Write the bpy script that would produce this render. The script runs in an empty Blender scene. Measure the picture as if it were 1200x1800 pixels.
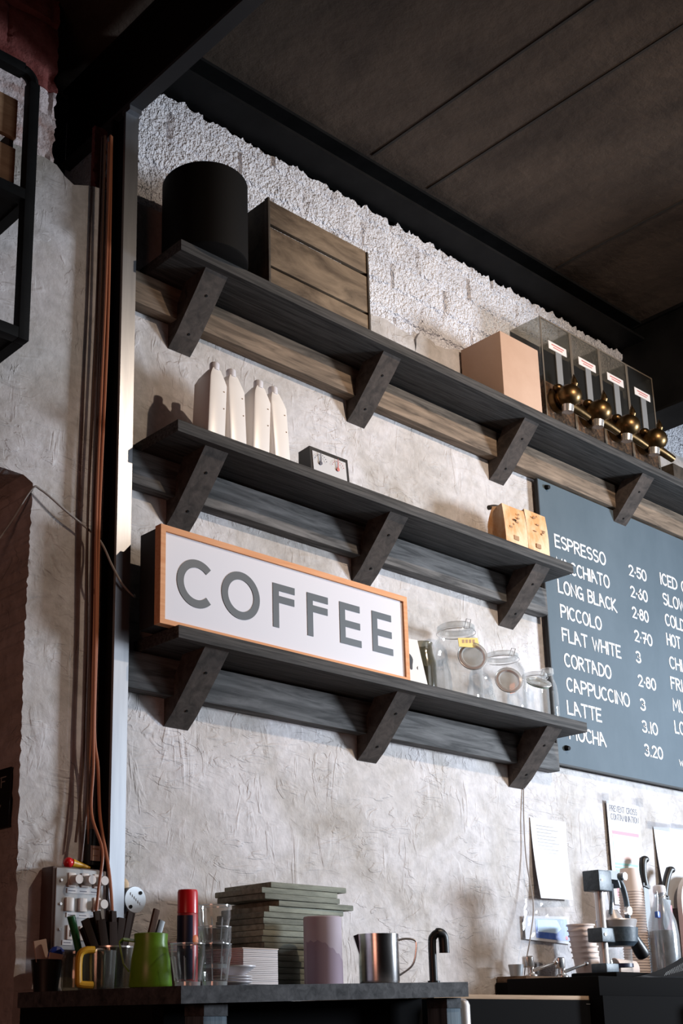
import bpy, bmesh, math, random
from mathutils import Vector, Matrix, noise
random.seed(7)
S = bpy.context.scene
C = S.collection
PI = math.pi
# ---------------------------------------------------------------- camera
cam_d = bpy.data.cameras.new('camera'); cam = bpy.data.objects.new('camera', cam_d); C.objects.link(cam)
r_ = Vector((0.76039678, -0.649421, -0.00700806)); d_ = Vector((0.17069995, 0.21025783, -0.96262826)); f_ = Vector((0.62662451, 0.73078315, 0.27073551))
cam.matrix_world = Matrix(((r_.x, -d_.x, -f_.x, 0.0), (r_.y, -d_.y, -f_.y, -2.8), (r_.z, -d_.z, -f_.z, 0.0), (0, 0, 0, 1)))
cam_d.sensor_fit = 'VERTICAL'; cam_d.sensor_height = 36.0; cam_d.sensor_width = 24.0
cam_d.lens = 2229.33387 * 36.0 / 1800.0
cam_d.shift_x = (600 - 432.4563) / 1800.0
cam_d.shift_y = (1170.2579 - 900) / 1800.0
cam_d.clip_start = 0.05
S.camera = cam
# ---------------------------------------------------------------- light
W = bpy.data.worlds.new('world'); S.world = W; W.use_nodes = True
W.node_tree.nodes['Background'].inputs[0].default_value = (0.62, 0.70, 1.0, 1); W.node_tree.nodes['Background'].inputs[1].default_value = 0.006
S.view_settings.view_transform = 'Standard'; S.view_settings.look = 'None'; S.view_settings.gamma = 1.0
S.view_settings.use_curve_mapping = False; S.view_settings.exposure = 0.0
def light(name, kind, loc, target, energy, color, **kw):
    l = bpy.data.lights.new(name, kind); l.energy = energy; l.color = color
    for k, v in kw.items(): setattr(l, k, v)
    o = bpy.data.objects.new(name, l); C.objects.link(o); o.location = loc
    o.rotation_euler = (Vector(target) - Vector(loc)).to_track_quat('-Z', 'Y').to_euler(); return o
light('ceiling_spot', 'SPOT', (3.25, -2.6, 2.82), (3.80, 0, 1.30), 250, (1.0, 0.79, 0.60), spot_size=math.radians(106), spot_blend=1.0, shadow_soft_size=0.03)
wl = light('window_daylight', 'AREA', (7.2, -3.6, 1.05), (3.9, 0, 0.95), 74, (0.78, 0.88, 1.0), shape='RECTANGLE', size=1.1, size_y=1.1)
wl.data.spread = math.radians(66)
light('column_reflection_fill', 'AREA', (3.9, -3.7, 1.75), (3.3, 0, 1.3), 15, (0.92, 0.95, 1.0), shape='RECTANGLE', size=1.5, size_y=1.9)  # added source out of view, for reflections on the column and steel
rl = light('warm_left_fill', 'AREA', (-1.1, -2.0, 0.35), (2.2, 0, 0.9), 3.2, (1.0, 0.44, 0.30), shape='RECTANGLE', size=1.0, size_y=0.8)  # added fill in place of warm bounce; no lamp stands there
rl.data.spread = math.radians(100)

# ---------------------------------------------------------------- materials
MATS = {}
def mat(name, col, rough=0.6, metal=0.0, col2=None, scale=(8, 8, 8), detail=5.0, lo=0.35, hi=0.65, bump=0.0, bscale=None, dist=0.004, spec=0.5, coat=0.0, distort=0.0, rnd=0.0, bdet=6.0):
    if name in MATS: return MATS[name]
    m = bpy.data.materials.new(name); m.use_nodes = True; nt = m.node_tree; N = nt.nodes; L = nt.links
    p = N['Principled BSDF']; p.inputs['Roughness'].default_value = rough; p.inputs['Metallic'].default_value = metal
    p.inputs['Specular IOR Level'].default_value = spec; p.inputs['Coat Weight'].default_value = coat
    p.inputs['Base Color'].default_value = (*col, 1)
    tc = N.new('ShaderNodeTexCoord'); last = None
    def nz(sc, det):
        mp = N.new('ShaderNodeMapping'); mp.inputs['Scale'].default_value = sc
        L.new(tc.outputs['Object'], mp.inputs['Vector'])
        if rnd:
            oi = N.new('ShaderNodeObjectInfo'); vm = N.new('ShaderNodeVectorMath'); vm.operation = 'SCALE'; vm.inputs[0].default_value = (37, 17, 23)
            L.new(oi.outputs['Random'], vm.inputs['Scale']); L.new(vm.outputs[0], mp.inputs['Location'])
        n = N.new('ShaderNodeTexNoise'); n.inputs['Scale'].default_value = 1.0; n.inputs['Detail'].default_value = det; n.inputs['Roughness'].default_value = 0.62
        n.inputs['Distortion'].default_value = distort
        L.new(mp.outputs[0], n.inputs['Vector']); return n
    n = None
    if col2:
        n = nz(scale, detail)
        r = N.new('ShaderNodeValToRGB'); r.color_ramp.elements[0].position = lo; r.color_ramp.elements[1].position = hi
        r.color_ramp.elements[0].color = (*col, 1); r.color_ramp.elements[1].color = (*col2, 1)
        L.new(n.outputs['Fac'], r.inputs['Fac']); last = r.outputs['Color']
        if rnd:
            oi = N.new('ShaderNodeObjectInfo'); h = N.new('ShaderNodeHueSaturation'); mr = N.new('ShaderNodeMapRange')
            mr.inputs['To Min'].default_value = 1 - rnd; mr.inputs['To Max'].default_value = 1 + rnd
            L.new(oi.outputs['Random'], mr.inputs['Value']); L.new(mr.outputs[0], h.inputs['Value']); L.new(last, h.inputs['Color']); last = h.outputs['Color']
        L.new(last, p.inputs['Base Color'])
    if bump:
        b = N.new('ShaderNodeBump'); b.inputs['Strength'].default_value = bump; b.inputs['Distance'].default_value = dist
        nb = nz(bscale or scale, bdet); L.new(nb.outputs['Fac'], b.inputs['Height']); L.new(b.outputs[0], p.inputs['Normal'])
    MATS[name] = m; return m
def glass(name, tint=(0.95, 0.97, 0.97), strength=1.0, rough=0.02, base=0.025, milk=0.0):
    if name in MATS: return MATS[name]
    m = bpy.data.materials.new(name); m.use_nodes = True; nt = m.node_tree; N = nt.nodes; L = nt.links
    N.remove(N['Principled BSDF']); out = N['Material Output']
    t = N.new('ShaderNodeBsdfTransparent'); t.inputs[0].default_value = (*tint, 1)
    g = N.new('ShaderNodeBsdfGlossy'); g.inputs['Roughness'].default_value = rough
    lw = N.new('ShaderNodeLayerWeight'); lw.inputs['Blend'].default_value = 0.16
    mr = N.new('ShaderNodeMapRange'); mr.inputs['To Min'].default_value = base; mr.inputs['To Max'].default_value = 0.8 * strength
    d = N.new('ShaderNodeBsdfDiffuse'); d.inputs[0].default_value = (0.9, 0.92, 0.93, 1)
    tl = N.new('ShaderNodeBsdfTranslucent'); tl.inputs[0].default_value = (0.9, 0.92, 0.93, 1)
    md = N.new('ShaderNodeMixShader'); md.inputs[0].default_value = 0.4; L.new(d.outputs[0], md.inputs[1]); L.new(tl.outputs[0], md.inputs[2])
    gm = N.new('ShaderNodeMixShader'); gm.inputs[0].default_value = 0.3; L.new(g.outputs[0], gm.inputs[1]); L.new(md.outputs[0], gm.inputs[2])  # white diffuse at grazing angles paints bright edge highlights into the glass
    tm = N.new('ShaderNodeMixShader'); tm.inputs[0].default_value = milk; L.new(t.outputs[0], tm.inputs[1]); L.new(md.outputs[0], tm.inputs[2])
    mx = N.new('ShaderNodeMixShader')
    L.new(lw.outputs['Facing'], mr.inputs['Value']); L.new(mr.outputs[0], mx.inputs[0]); L.new(tm.outputs[0], mx.inputs[1]); L.new(gm.outputs[0], mx.inputs[2]); L.new(mx.outputs[0], out.inputs[0])
    MATS[name] = m; return m
def plaster_mat():
    m = bpy.data.materials.new('trowelled_plaster'); m.use_nodes = True; nt = m.node_tree; N = nt.nodes; L = nt.links
    p = N['Principled BSDF']; p.inputs['Roughness'].default_value = 0.72; p.inputs['Specular IOR Level'].default_value = 0.3
    tc = N.new('ShaderNodeTexCoord')
    def nz(sc, rot, det, dis, rough=0.6):
        mp = N.new('ShaderNodeMapping'); mp.inputs['Scale'].default_value = sc; mp.inputs['Rotation'].default_value = rot
        L.new(tc.outputs['Object'], mp.inputs['Vector']); n = N.new('ShaderNodeTexNoise'); n.inputs['Scale'].default_value = 1
        n.inputs['Detail'].default_value = det; n.inputs['Distortion'].default_value = dis; n.inputs['Roughness'].default_value = rough
        L.new(mp.outputs[0], n.inputs['Vector']); return n.outputs['Fac']
    def ramp(inp, stops):
        r = N.new('ShaderNodeValToRGB'); cr = r.color_ramp
        while len(cr.elements) < len(stops): cr.elements.new(0.5)
        for e, (pos, c) in zip(cr.elements, stops): e.position = pos; e.color = (*c, 1) if len(c) == 3 else c
        L.new(inp, r.inputs[0]); return r.outputs[0]
    def g(v): return (v, v, v)
    big = nz((2.6, 2.6, 2.6), (0, 0.4, 0), 8, 0.8)
    c1 = ramp(big, [(0.33, (0.34, 0.305, 0.275)), (0.46, (0.46, 0.43, 0.415)), (0.64, (0.575, 0.55, 0.56))])
    fine = nz((26, 26, 26), (0, 0, 0), 6, 0.3)
    c2 = ramp(fine, [(0.25, g(0.72)), (0.6, g(1.05))])
    mul = N.new('ShaderNodeMix'); mul.data_type = 'RGBA'; mul.blend_type = 'MULTIPLY'; mul.inputs[0].default_value = 0.8
    L.new(c1, mul.inputs[6]); L.new(c2, mul.inputs[7]); L.new(mul.outputs[2], p.inputs['Base Color'])
    hs = []
    for sc, rot, a, b_ in (((8, 6, 22), (0, 1.1, 0), 0.53, 0.58), ((20, 6, 7), (0, 0.3, 0), 0.55, 0.60), ((3, 3, 13), (0, 0.7, 0), 0.52, 0.60), ((11, 3, 3), (0, 0.5, 0), 0.55, 0.62), ((4, 4, 7), (0, -0.9, 0), 0.50, 0.53)):
        rg = ramp(nz(sc, rot, 3, 1.2), [(a, g(0)), (b_, g(1))]); mk = ramp(nz((4.3, 4.3, 4.3), (sc[0], 0, sc[2]), 3, 0.5), [(0.50, g(0)), (0.62, g(1))])
        mu = N.new('ShaderNodeMath'); mu.operation = 'MULTIPLY'; L.new(rg, mu.inputs[0]); L.new(mk, mu.inputs[1]); hs.append((mu.outputs[0], 0.42))
    hs.append((fine, 0.55)); hs.append((big, 2.0)); hs.append((nz((70, 70, 45), (0, 0.5, 0), 4, 0.6), 0.22))
    acc = None
    for o, w in hs:
        mm = N.new('ShaderNodeMath'); mm.operation = 'MULTIPLY_ADD'; mm.inputs[1].default_value = w
        L.new(o, mm.inputs[0])
        if acc: L.new(acc, mm.inputs[2])
        else: mm.inputs[2].default_value = 0
        acc = mm.outputs[0]
    b = N.new('ShaderNodeBump'); b.inputs['Strength'].default_value = 0.75; b.inputs['Distance'].default_value = 0.006
    L.new(acc, b.inputs['Height']); L.new(b.outputs[0], p.inputs['Normal'])
    return m
def wood_mat(name, c1, c2, axis='x', rough=0.75, bump=0.35, freq=70, lo=0.3, hi=0.7):
    s = {'x': (4.5, freq, freq), 'y': (freq, 3.0, freq), 'z': (freq, freq, 3.0), 'd': (freq * .4, freq * .4, freq * .4)}[axis]
    return mat(name, c1, rough, 0, c2, s, 6, lo, hi, bump, s, 0.003, 0.25, distort=0.6)
M_plaster = plaster_mat()
M_brick = mat('whitewashed_brick', (0.70, 0.70, 0.75), 0.85, 0, (0.86, 0.86, 0.91), (14, 14, 14), 6, 0.35, 0.6, 1.0, (78, 78, 78), 0.03, 0.2, bdet=2.0)
M_pinkbrick = mat('pink_whitewashed_brick', (0.52, 0.36, 0.33), 0.9, 0, (0.72, 0.62, 0.62), (22, 22, 22), 6, 0.36, 0.52, 0.9, (60, 60, 60), 0.012, 0.2)
M_redbrick = mat('red_brick', (0.16, 0.035, 0.03), 0.9, 0, (0.30, 0.10, 0.09), (16, 16, 16), 6, 0.35, 0.7, 0.8, (50, 50, 50), 0.01, 0.2)
M_void = mat('unlit_void', (0.02, 0.017, 0.016), 0.9)  # near-black colour stands for the unlit space behind the wall
M_reveal = mat('brown_reveal_plaster', (0.16, 0.13, 0.11), 0.85, 0, (0.24, 0.20, 0.175), (9, 9, 9), 6, 0.3, 0.7, 0.5, (30, 30, 30), 0.006)
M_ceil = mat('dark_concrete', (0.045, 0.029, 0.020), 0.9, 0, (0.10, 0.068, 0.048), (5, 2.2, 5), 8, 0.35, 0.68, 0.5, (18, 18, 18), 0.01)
M_seam = mat('ceiling_seam', (0.03, 0.024, 0.02), 0.9)
M_black = mat('black_steel', (0.004, 0.004, 0.0042), 0.65, 0.0, (0.008, 0.0078, 0.008), (9, 9, 9), 4, spec=0.12)
M_colside = mat('brown_black_steel', (0.008, 0.006, 0.006), 0.6, spec=0.2)
M_colface = mat('grey_painted_steel', (0.30, 0.315, 0.345), 0.34, 0.9, (0.38, 0.395, 0.425), (30, 30, 2), 4, 0.35, 0.65)
M_floor = mat('dark_floor', (0.03, 0.025, 0.022), 0.9)
M_shelf = wood_mat('charcoal_stained_wood', (0.011, 0.0103, 0.010), (0.085, 0.080, 0.077), 'x', freq=120)
M_strut = wood_mat('brown_black_strut_wood', (0.025, 0.020, 0.017), (0.085, 0.067, 0.058), 'd')
M_batten = wood_mat('grey_stained_batten', (0.04, 0.038, 0.037), (0.17, 0.162, 0.158), 'x', freq=50, lo=0.35, hi=0.72)
M_battenb = wood_mat('brown_stained_batten', (0.06, 0.044, 0.032), (0.27, 0.20, 0.145), 'x', freq=45, lo=0.3, hi=0.7)
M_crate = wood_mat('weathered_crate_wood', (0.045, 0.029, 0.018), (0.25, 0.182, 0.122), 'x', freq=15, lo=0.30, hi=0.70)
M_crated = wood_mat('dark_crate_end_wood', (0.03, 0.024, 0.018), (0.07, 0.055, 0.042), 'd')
M_orange = wood_mat('orange_cedar', (0.62, 0.27, 0.12), (0.74, 0.38, 0.20), 'x', bump=0.1, freq=90)
M_signwhite = mat('white_sign_panel', (0.70, 0.69, 0.74), 0.3)
M_signgrey = mat('grey_sign_letter', (0.075, 0.085, 0.095), 0.45)
M_signblack = mat('black_sign_box', (0.012, 0.011, 0.011), 0.6)
M_chalk = mat('slate_blue_chalkboard', (0.060, 0.090, 0.115), 0.75, 0, (0.090, 0.125, 0.155), (3.0, 3.0, 2.0), 7, 0.3, 0.7, 0.08, (60, 60, 60), 0.002)
M_chalkedge = mat('board_black_edge', (0.012, 0.012, 0.013), 0.7)
M_white = mat('white_chalk_paint', (0.80, 0.80, 0.82), 0.7)
M_paper = mat('white_paper', (0.54, 0.535, 0.545), 0.6)
M_gloss = mat('glossy_white_plastic', (0.82, 0.75, 0.69), 0.3, 0, (0.86, 0.80, 0.75), (5, 5, 5), 3)
M_cap = mat('white_plastic_cap', (0.74, 0.72, 0.76), 0.35)
M_card = mat('brown_cardboard', (0.46, 0.30, 0.215), 0.85, 0, (0.50, 0.335, 0.245), (6, 6, 6), 4)
M_drum = mat('black_brown_drum', (0.005, 0.004, 0.0035), 0.7, spec=0.15)
M_brass = mat('aged_brass', (0.20, 0.125, 0.055), 0.36, 1.0, (0.12, 0.073, 0.034), (30, 30, 30), 4)
M_steel = mat('brushed_steel', (0.62, 0.60, 0.60), 0.22, 1.0, (0.55, 0.53, 0.53), (3, 3, 120), 3)
M_chrome = mat('chrome', (0.78, 0.76, 0.75), 0.25, 0.8)
M_satin = mat('satin_steel', (0.62, 0.585, 0.58), 0.35, 0.55)
M_acryl = glass('clear_acrylic', (0.80, 0.79, 0.76), 0.12, 0.03, 0.03, 0.0)
M_glass = glass('clear_glass', (0.985, 0.988, 0.988), 1.0, 0.02, 0.012)
M_glassthick = glass('highlit_glass_rim', (0.90, 0.92, 0.92), 1.0, 0.05, 0.18, 0.32)  # milky white in the colour stands for highlights on rims and ribs
M_film = glass('plastic_film', (0.93, 0.94, 0.96), 0.3, 0.08, 0.04, 0.01)
M_bean = mat('roasted_beans', (0.09, 0.045, 0.025), 0.5, 0, (0.36, 0.19, 0.10), (55, 55, 55), 2, 0.35, 0.65, 1.0, (120, 120, 120), 0.01)
M_beanl = mat('green_beans', (0.22, 0.16, 0.09), 0.6, 0, (0.34, 0.26, 0.16), (60, 60, 60), 2, 0.35, 0.65, 1.0, (120, 120, 120), 0.01)
M_darkback = mat('dark_reflection_backing', (0.016, 0.013, 0.011), 0.5)  # dark colour stands for reflections in the dispenser fronts
M_strip = mat('grey_strip', (0.20, 0.20, 0.20), 0.5)
M_label = mat('cream_label', (0.72, 0.66, 0.62), 0.6)
M_labelred = mat('red_print', (0.55, 0.16, 0.14), 0.6)
M_kraft = mat('kraft_paper', (0.58, 0.27, 0.095), 0.7, 0, (0.72, 0.50, 0.32), (14, 14, 9), 5, 0.38, 0.62, 0.5, (26, 26, 20), 0.006)
M_kraftd = mat('dark_fold_tie', (0.035, 0.026, 0.02), 0.5)
M_bprint = mat('brown_print', (0.32, 0.18, 0.085), 0.7)
M_matte = mat('matte_black_panel', (0.008, 0.008, 0.0085), 0.95, spec=0.05)
M_blackp = mat('black_plastic', (0.014, 0.014, 0.015), 0.4)
M_grey = mat('light_grey_enamel', (0.36, 0.37, 0.38), 0.45)
M_maroon = mat('maroon_brown_case', (0.075, 0.04, 0.036), 0.45)
M_knob = mat('cream_knob', (0.62, 0.56, 0.52), 0.4)
M_copper = mat('copper_brown_cable', (0.36, 0.13, 0.065), 0.35)
M_copperd = mat('dark_brown_cable', (0.09, 0.045, 0.03), 0.4)
M_pinkcable = mat('pale_pink_cable', (0.62, 0.44, 0.38), 0.4)
M_whitecable = mat('dirty_white_cable', (0.30, 0.27, 0.25), 0.5)
M_slate = mat('green_grey_slate', (0.14, 0.15, 0.12), 0.8, 0, (0.32, 0.335, 0.27), (9, 60, 60), 5, 0.3, 0.7, 0.6, (20, 60, 60), 0.004, rnd=0.22)
M_napkin = mat('white_napkin', (0.74, 0.69, 0.69), 0.85)
M_lilac = mat('lilac_paper_tube', (0.50, 0.43, 0.50), 0.7, 0, (0.55, 0.48, 0.54), (8, 8, 8), 3)
M_lilacd = mat('torn_mauve_layer', (0.34, 0.27, 0.35), 0.75)
M_green = mat('green_enamel', (0.15, 0.34, 0.018), 0.35, 0, (0.20, 0.42, 0.03), (20, 20, 20), 3)
M_greenp = mat('green_plastic', (0.02, 0.13, 0.045), 0.4)
M_red = mat('red_plastic', (0.62, 0.012, 0.018), 0.3)
M_redbody = mat('red_can', (0.40, 0.03, 0.035), 0.35)
M_navy = mat('navy_label', (0.012, 0.014, 0.045), 0.4)
M_oran = mat('orange_dot', (0.75, 0.20, 0.06), 0.5)
M_yel = mat('yellow_plastic', (0.62, 0.33, 0.02), 0.4)
M_blue = mat('blue_foil', (0.012, 0.04, 0.33), 0.35)
M_bluep = mat('blue_print', (0.006, 0.075, 0.40), 0.35)
M_lblue = mat('pale_blue_print', (0.45, 0.62, 0.78), 0.5)
M_pinkp = mat('pink_print', (0.55, 0.22, 0.27), 0.6)
M_teal = mat('teal_print', (0.25, 0.48, 0.46), 0.6)
M_greyp = mat('grey_print', (0.10, 0.095, 0.12), 0.6)
M_sachet = mat('cream_sachet', (0.58, 0.44, 0.37), 0.6)
M_counter = wood_mat('black_grey_counter_wood', (0.028, 0.030, 0.034), (0.115, 0.12, 0.13), 'd', freq=110)
M_post = wood_mat('blue_grey_post_wood', (0.06, 0.085, 0.11), (0.18, 0.24, 0.29), 'z')
M_plywood = wood_mat('pale_plywood', (0.36, 0.24, 0.15), (0.50, 0.36, 0.25), 'x', freq=60)
M_cup = mat('paper_cup', (0.74, 0.62, 0.56), 0.7)
M_bluedark = mat('blue_grey_cast', (0.035, 0.055, 0.075), 0.45, 0, (0.06, 0.085, 0.11), (60, 60, 60), 3, 0.4, 0.6, 0.3, (90, 90, 90), 0.002)
M_frost = glass('cloudy_bottle_glass', (0.84, 0.86, 0.88), 1.0, 0.15, 0.12, 0.10)
M_grime = mat('dark_bottle_contents', (0.05, 0.055, 0.065), 0.5, 0, (0.17, 0.18, 0.20), (30, 30, 18), 4)
M_cutwhite = mat('cream_chopping_board', (0.62, 0.56, 0.52), 0.5)
M_pink = mat('pink_plastic', (0.50, 0.16, 0.20), 0.5)
M_steelblade = mat('knife_steel', (0.11, 0.115, 0.12), 0.45, 0.6)
M_sponge = mat('beige_foam', (0.50, 0.37, 0.20), 0.9, 0, (0.62, 0.46, 0.34), (60, 60, 60), 4)
M_zinc = mat('galvanised_zinc', (0.46, 0.49, 0.52), 0.45, 0.6)
M_rust = wood_mat('brown_board', (0.15, 0.095, 0.06), (0.24, 0.16, 0.105), 'x')
M_ink = mat('black_ink', (0.03, 0.028, 0.03), 0.7)
M_cream = mat('cream_card', (0.66, 0.63, 0.60), 0.7)
M_darkjar = glass('dusty_dark_glass', (0.62, 0.60, 0.52), 0.9, 0.1, 0.10)
M_rubber = mat('orange_rubber_seal', (0.45, 0.14, 0.07), 0.5)
M_rubberg = mat('grey_green_rubber_seal', (0.22, 0.27, 0.20), 0.5)
M_yelpap = mat('yellow_paper_tag', (0.66, 0.46, 0.12), 0.7)

# ---------------------------------------------------------------- mesh builder
class MB:
    def __init__(s): s.bm = bmesh.new()
    def verts(s, fs): 
        r = set()
        for f in fs: r.update(f.verts)
        return r
    def box(s, x0, x1, y0, y1, z0, z1, bev=0.0, mtx=None):
        r = bmesh.ops.create_cube(s.bm, size=1.0); vs = r['verts']
        for v in vs: v.co = Vector(((x0 + x1) / 2 + v.co.x * (x1 - x0), (y0 + y1) / 2 + v.co.y * (y1 - y0), (z0 + z1) / 2 + v.co.z * (z1 - z0)))
        if bev:
            es = list({e for v in vs for e in v.link_edges}); rb = bmesh.ops.bevel(s.bm, geom=es, offset=bev, segments=2, profile=0.6, affect='EDGES')
            vs = list({v for f in rb['faces'] for v in f.verts} | {v for v in vs if v.is_valid})
        if mtx:
            for v in vs: v.co = mtx @ v.co
        return s
    def prism(s, poly, y0, y1, plane='xz'):
        def P(a, b, t): return {'xz': (a, t, b), 'yz': (t, a, b), 'xy': (a, b, t)}[plane]
        A = [s.bm.verts.new(P(a, b, y0)) for a, b in poly]; B = [s.bm.verts.new(P(a, b, y1)) for a, b in poly]
        n = len(poly); fs = [s.bm.faces.new(A), s.bm.faces.new(B[::-1])]
        for i in range(n): fs.append(s.bm.faces.new((A[i], B[i], B[(i + 1) % n], A[(i + 1) % n])))
        if n > 4: bmesh.ops.triangulate(s.bm, faces=fs[:2])
        return s
    def lathe(s, cx, cy, prof, n=32, closed=False, tilt=None):
        rings = []
        for r, z in prof:
            if r < 1e-6: rings.append([s.bm.verts.new((cx, cy, z))])
            else: rings.append([s.bm.verts.new((cx + r * math.cos(2 * PI * i / n), cy + r * math.sin(2 * PI * i / n), z)) for i in range(n)])
        pr = list(zip(rings, rings[1:])) + ([(rings[-1], rings[0])] if closed else [])
        for a, b in pr:
            for i in range(n):
                j = (i + 1) % n
                q = [a[i % len(a)], a[j % len(a)], b[j % len(b)], b[i % len(b)]]
                u = []
                for v in q:
                    if v not in u: u.append(v)
                if len(u) >= 3:
                    try: s.bm.faces.new(u)
                    except ValueError: pass
        if tilt:
            for ring in rings:
                for v in ring: v.co = tilt @ v.co
        return s
    def cyl(s, p0, p1, r0, r1=None, n=20):
        r1 = r0 if r1 is None else r1; p0 = Vector(p0); p1 = Vector(p1); d = p1 - p0
        q = d.to_track_quat('Z', 'Y').to_matrix().to_4x4(); q.translation = p0
        return s.lathe(0, 0, [(0, 0), (r0, 0), (r1, d.length), (0, d.length)], n, tilt=q)
    def tube(s, pts, r, n=8, sm=4, closed=False):
        P = [Vector(p) for p in pts]
        if sm > 1 and len(P) > 2:
            Q = []
            m = len(P)
            for i in range(m if closed else m - 1):
                p1, p2 = P[i], P[(i + 1) % m]
                p0 = P[i - 1] if (i or closed) else p1; p3 = P[(i + 2) % m] if (closed or i + 2 < m) else p2
                for k in range(sm):
                    t = k / sm
                    Q.append(0.5 * ((2 * p1) + (p2 - p0) * t + (2 * p0 - 5 * p1 + 4 * p2 - p3) * t * t + (3 * p1 - p0 - 3 * p2 + p3) * t ** 3))
            if not closed: Q.append(P[-1])
            P = Q
        m = len(P); rings = []; up = None
        for i, p in enumerate(P):
            d = (P[(i + 1) % m] - P[i - 1]) if closed else (P[min(i + 1, m - 1)] - P[max(i - 1, 0)])
            d.normalize()
            if up is None: up = d.orthogonal().normalized()
            up = (up - d * up.dot(d)); up = up.normalized() if up.length > 1e-6 else d.orthogonal().normalized()
            w = d.cross(up); rr = r(i / max(1, m - 1)) if callable(r) else r
            rings.append([s.bm.verts.new(p + rr * (math.cos(2 * PI * k / n) * up + math.sin(2 * PI * k / n) * w)) for k in range(n)])
        for i in range(m if closed else m - 1):
            a, b = rings[i], rings[(i + 1) % m]
            for k in range(n): s.bm.faces.new((a[k], a[(k + 1) % n], b[(k + 1) % n], b[k]))
        if not closed: s.bm.faces.new(rings[0][::-1]); s.bm.faces.new(rings[-1])
        return s
    def ball(s, c, r, sc=(1, 1, 1), u=20, v=12, mtx=None):
        rr = bmesh.ops.create_uvsphere(s.bm, u_segments=u, v_segments=v, radius=r)
        for q in rr['verts']:
            co = Vector((q.co.x * sc[0], q.co.y * sc[1], q.co.z * sc[2]))
            q.co = (mtx @ co if mtx else co) + Vector(c)
        return s
    def quadbar(s, a, b, w, t, up=(0, 0, 1)):
        a = Vector(a); b = Vector(b); d = (b - a).normalized(); u = Vector(up); u = (u - d * u.dot(d)).normalized(); v = d.cross(u)
        o = [(-1, -1), (1, -1), (1, 1), (-1, 1)]
        A = [s.bm.verts.new(a + v * i * w / 2 + u * j * t / 2) for i, j in o]; B = [s.bm.verts.new(b + v * i * w / 2 + u * j * t / 2) for i, j in o]
        s.bm.faces.new(A[::-1]); s.bm.faces.new(B)
        for i in range(4): s.bm.faces.new((A[i], A[(i + 1) % 4], B[(i + 1) % 4], B[i]))
        return s
    def xf(s, m):
        for v in s.bm.verts: v.co = m @ v.co
        return s
    def out(s, name, m, parent=None, smooth=True, loc=None):
        bmesh.ops.recalc_face_normals(s.bm, faces=s.bm.faces[:])
        me = bpy.data.meshes.new(name); 
        root = parent
        off = Vector((0, 0, 0))
        while root is not None: off += root.location; root = root.parent
        if parent is None and loc is not None: off = Vector(loc)
        for v in s.bm.verts: v.co -= off
        s.bm.to_mesh(me); s.bm.free(); me.materials.append(m)
        if smooth:
            for p in me.polygons: p.use_smooth = True
            me.set_sharp_from_angle(angle=math.radians(35))
        o = bpy.data.objects.new(name, me); C.objects.link(o)
        if parent is not None: o.parent = parent
        elif loc is not None: o.location = loc
        return o
def tag(o, label, cat, group=None, kind=None):
    if label: o['label'] = label
    if cat: o['category'] = cat
    if group: o['group'] = group
    if kind: o['kind'] = kind
    return o
def thing(name, loc, label, cat, group=None):
    o = bpy.data.objects.new(name, None); o.empty_display_size = 0.05; C.objects.link(o); o.location = loc
    return tag(o, label, cat, group)
def dup(root, delta, label, group=None):
    r = root.copy(); C.objects.link(r); r.location = root.location + Vector(delta); r['label'] = label
    if group: r['group'] = group
    for ch in list(root.children):
        c = ch.copy(); C.objects.link(c); c.parent = r
        for g in list(ch.children):
            d = g.copy(); C.objects.link(d); d.parent = c
    return r
def struct(name, mb, m, smooth=True):
    return tag(mb.out(name, m, None, smooth), None, None, kind='structure')
def rotz(c, a): return Matrix.Translation(Vector(c)) @ Matrix.Rotation(a, 4, 'Z') @ Matrix.Translation(-Vector(c))
def roty(c, a): return Matrix.Translation(Vector(c)) @ Matrix.Rotation(a, 4, 'Y') @ Matrix.Translation(-Vector(c))
def rotx(c, a): return Matrix.Translation(Vector(c)) @ Matrix.Rotation(a, 4, 'X') @ Matrix.Translation(-Vector(c))

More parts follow.
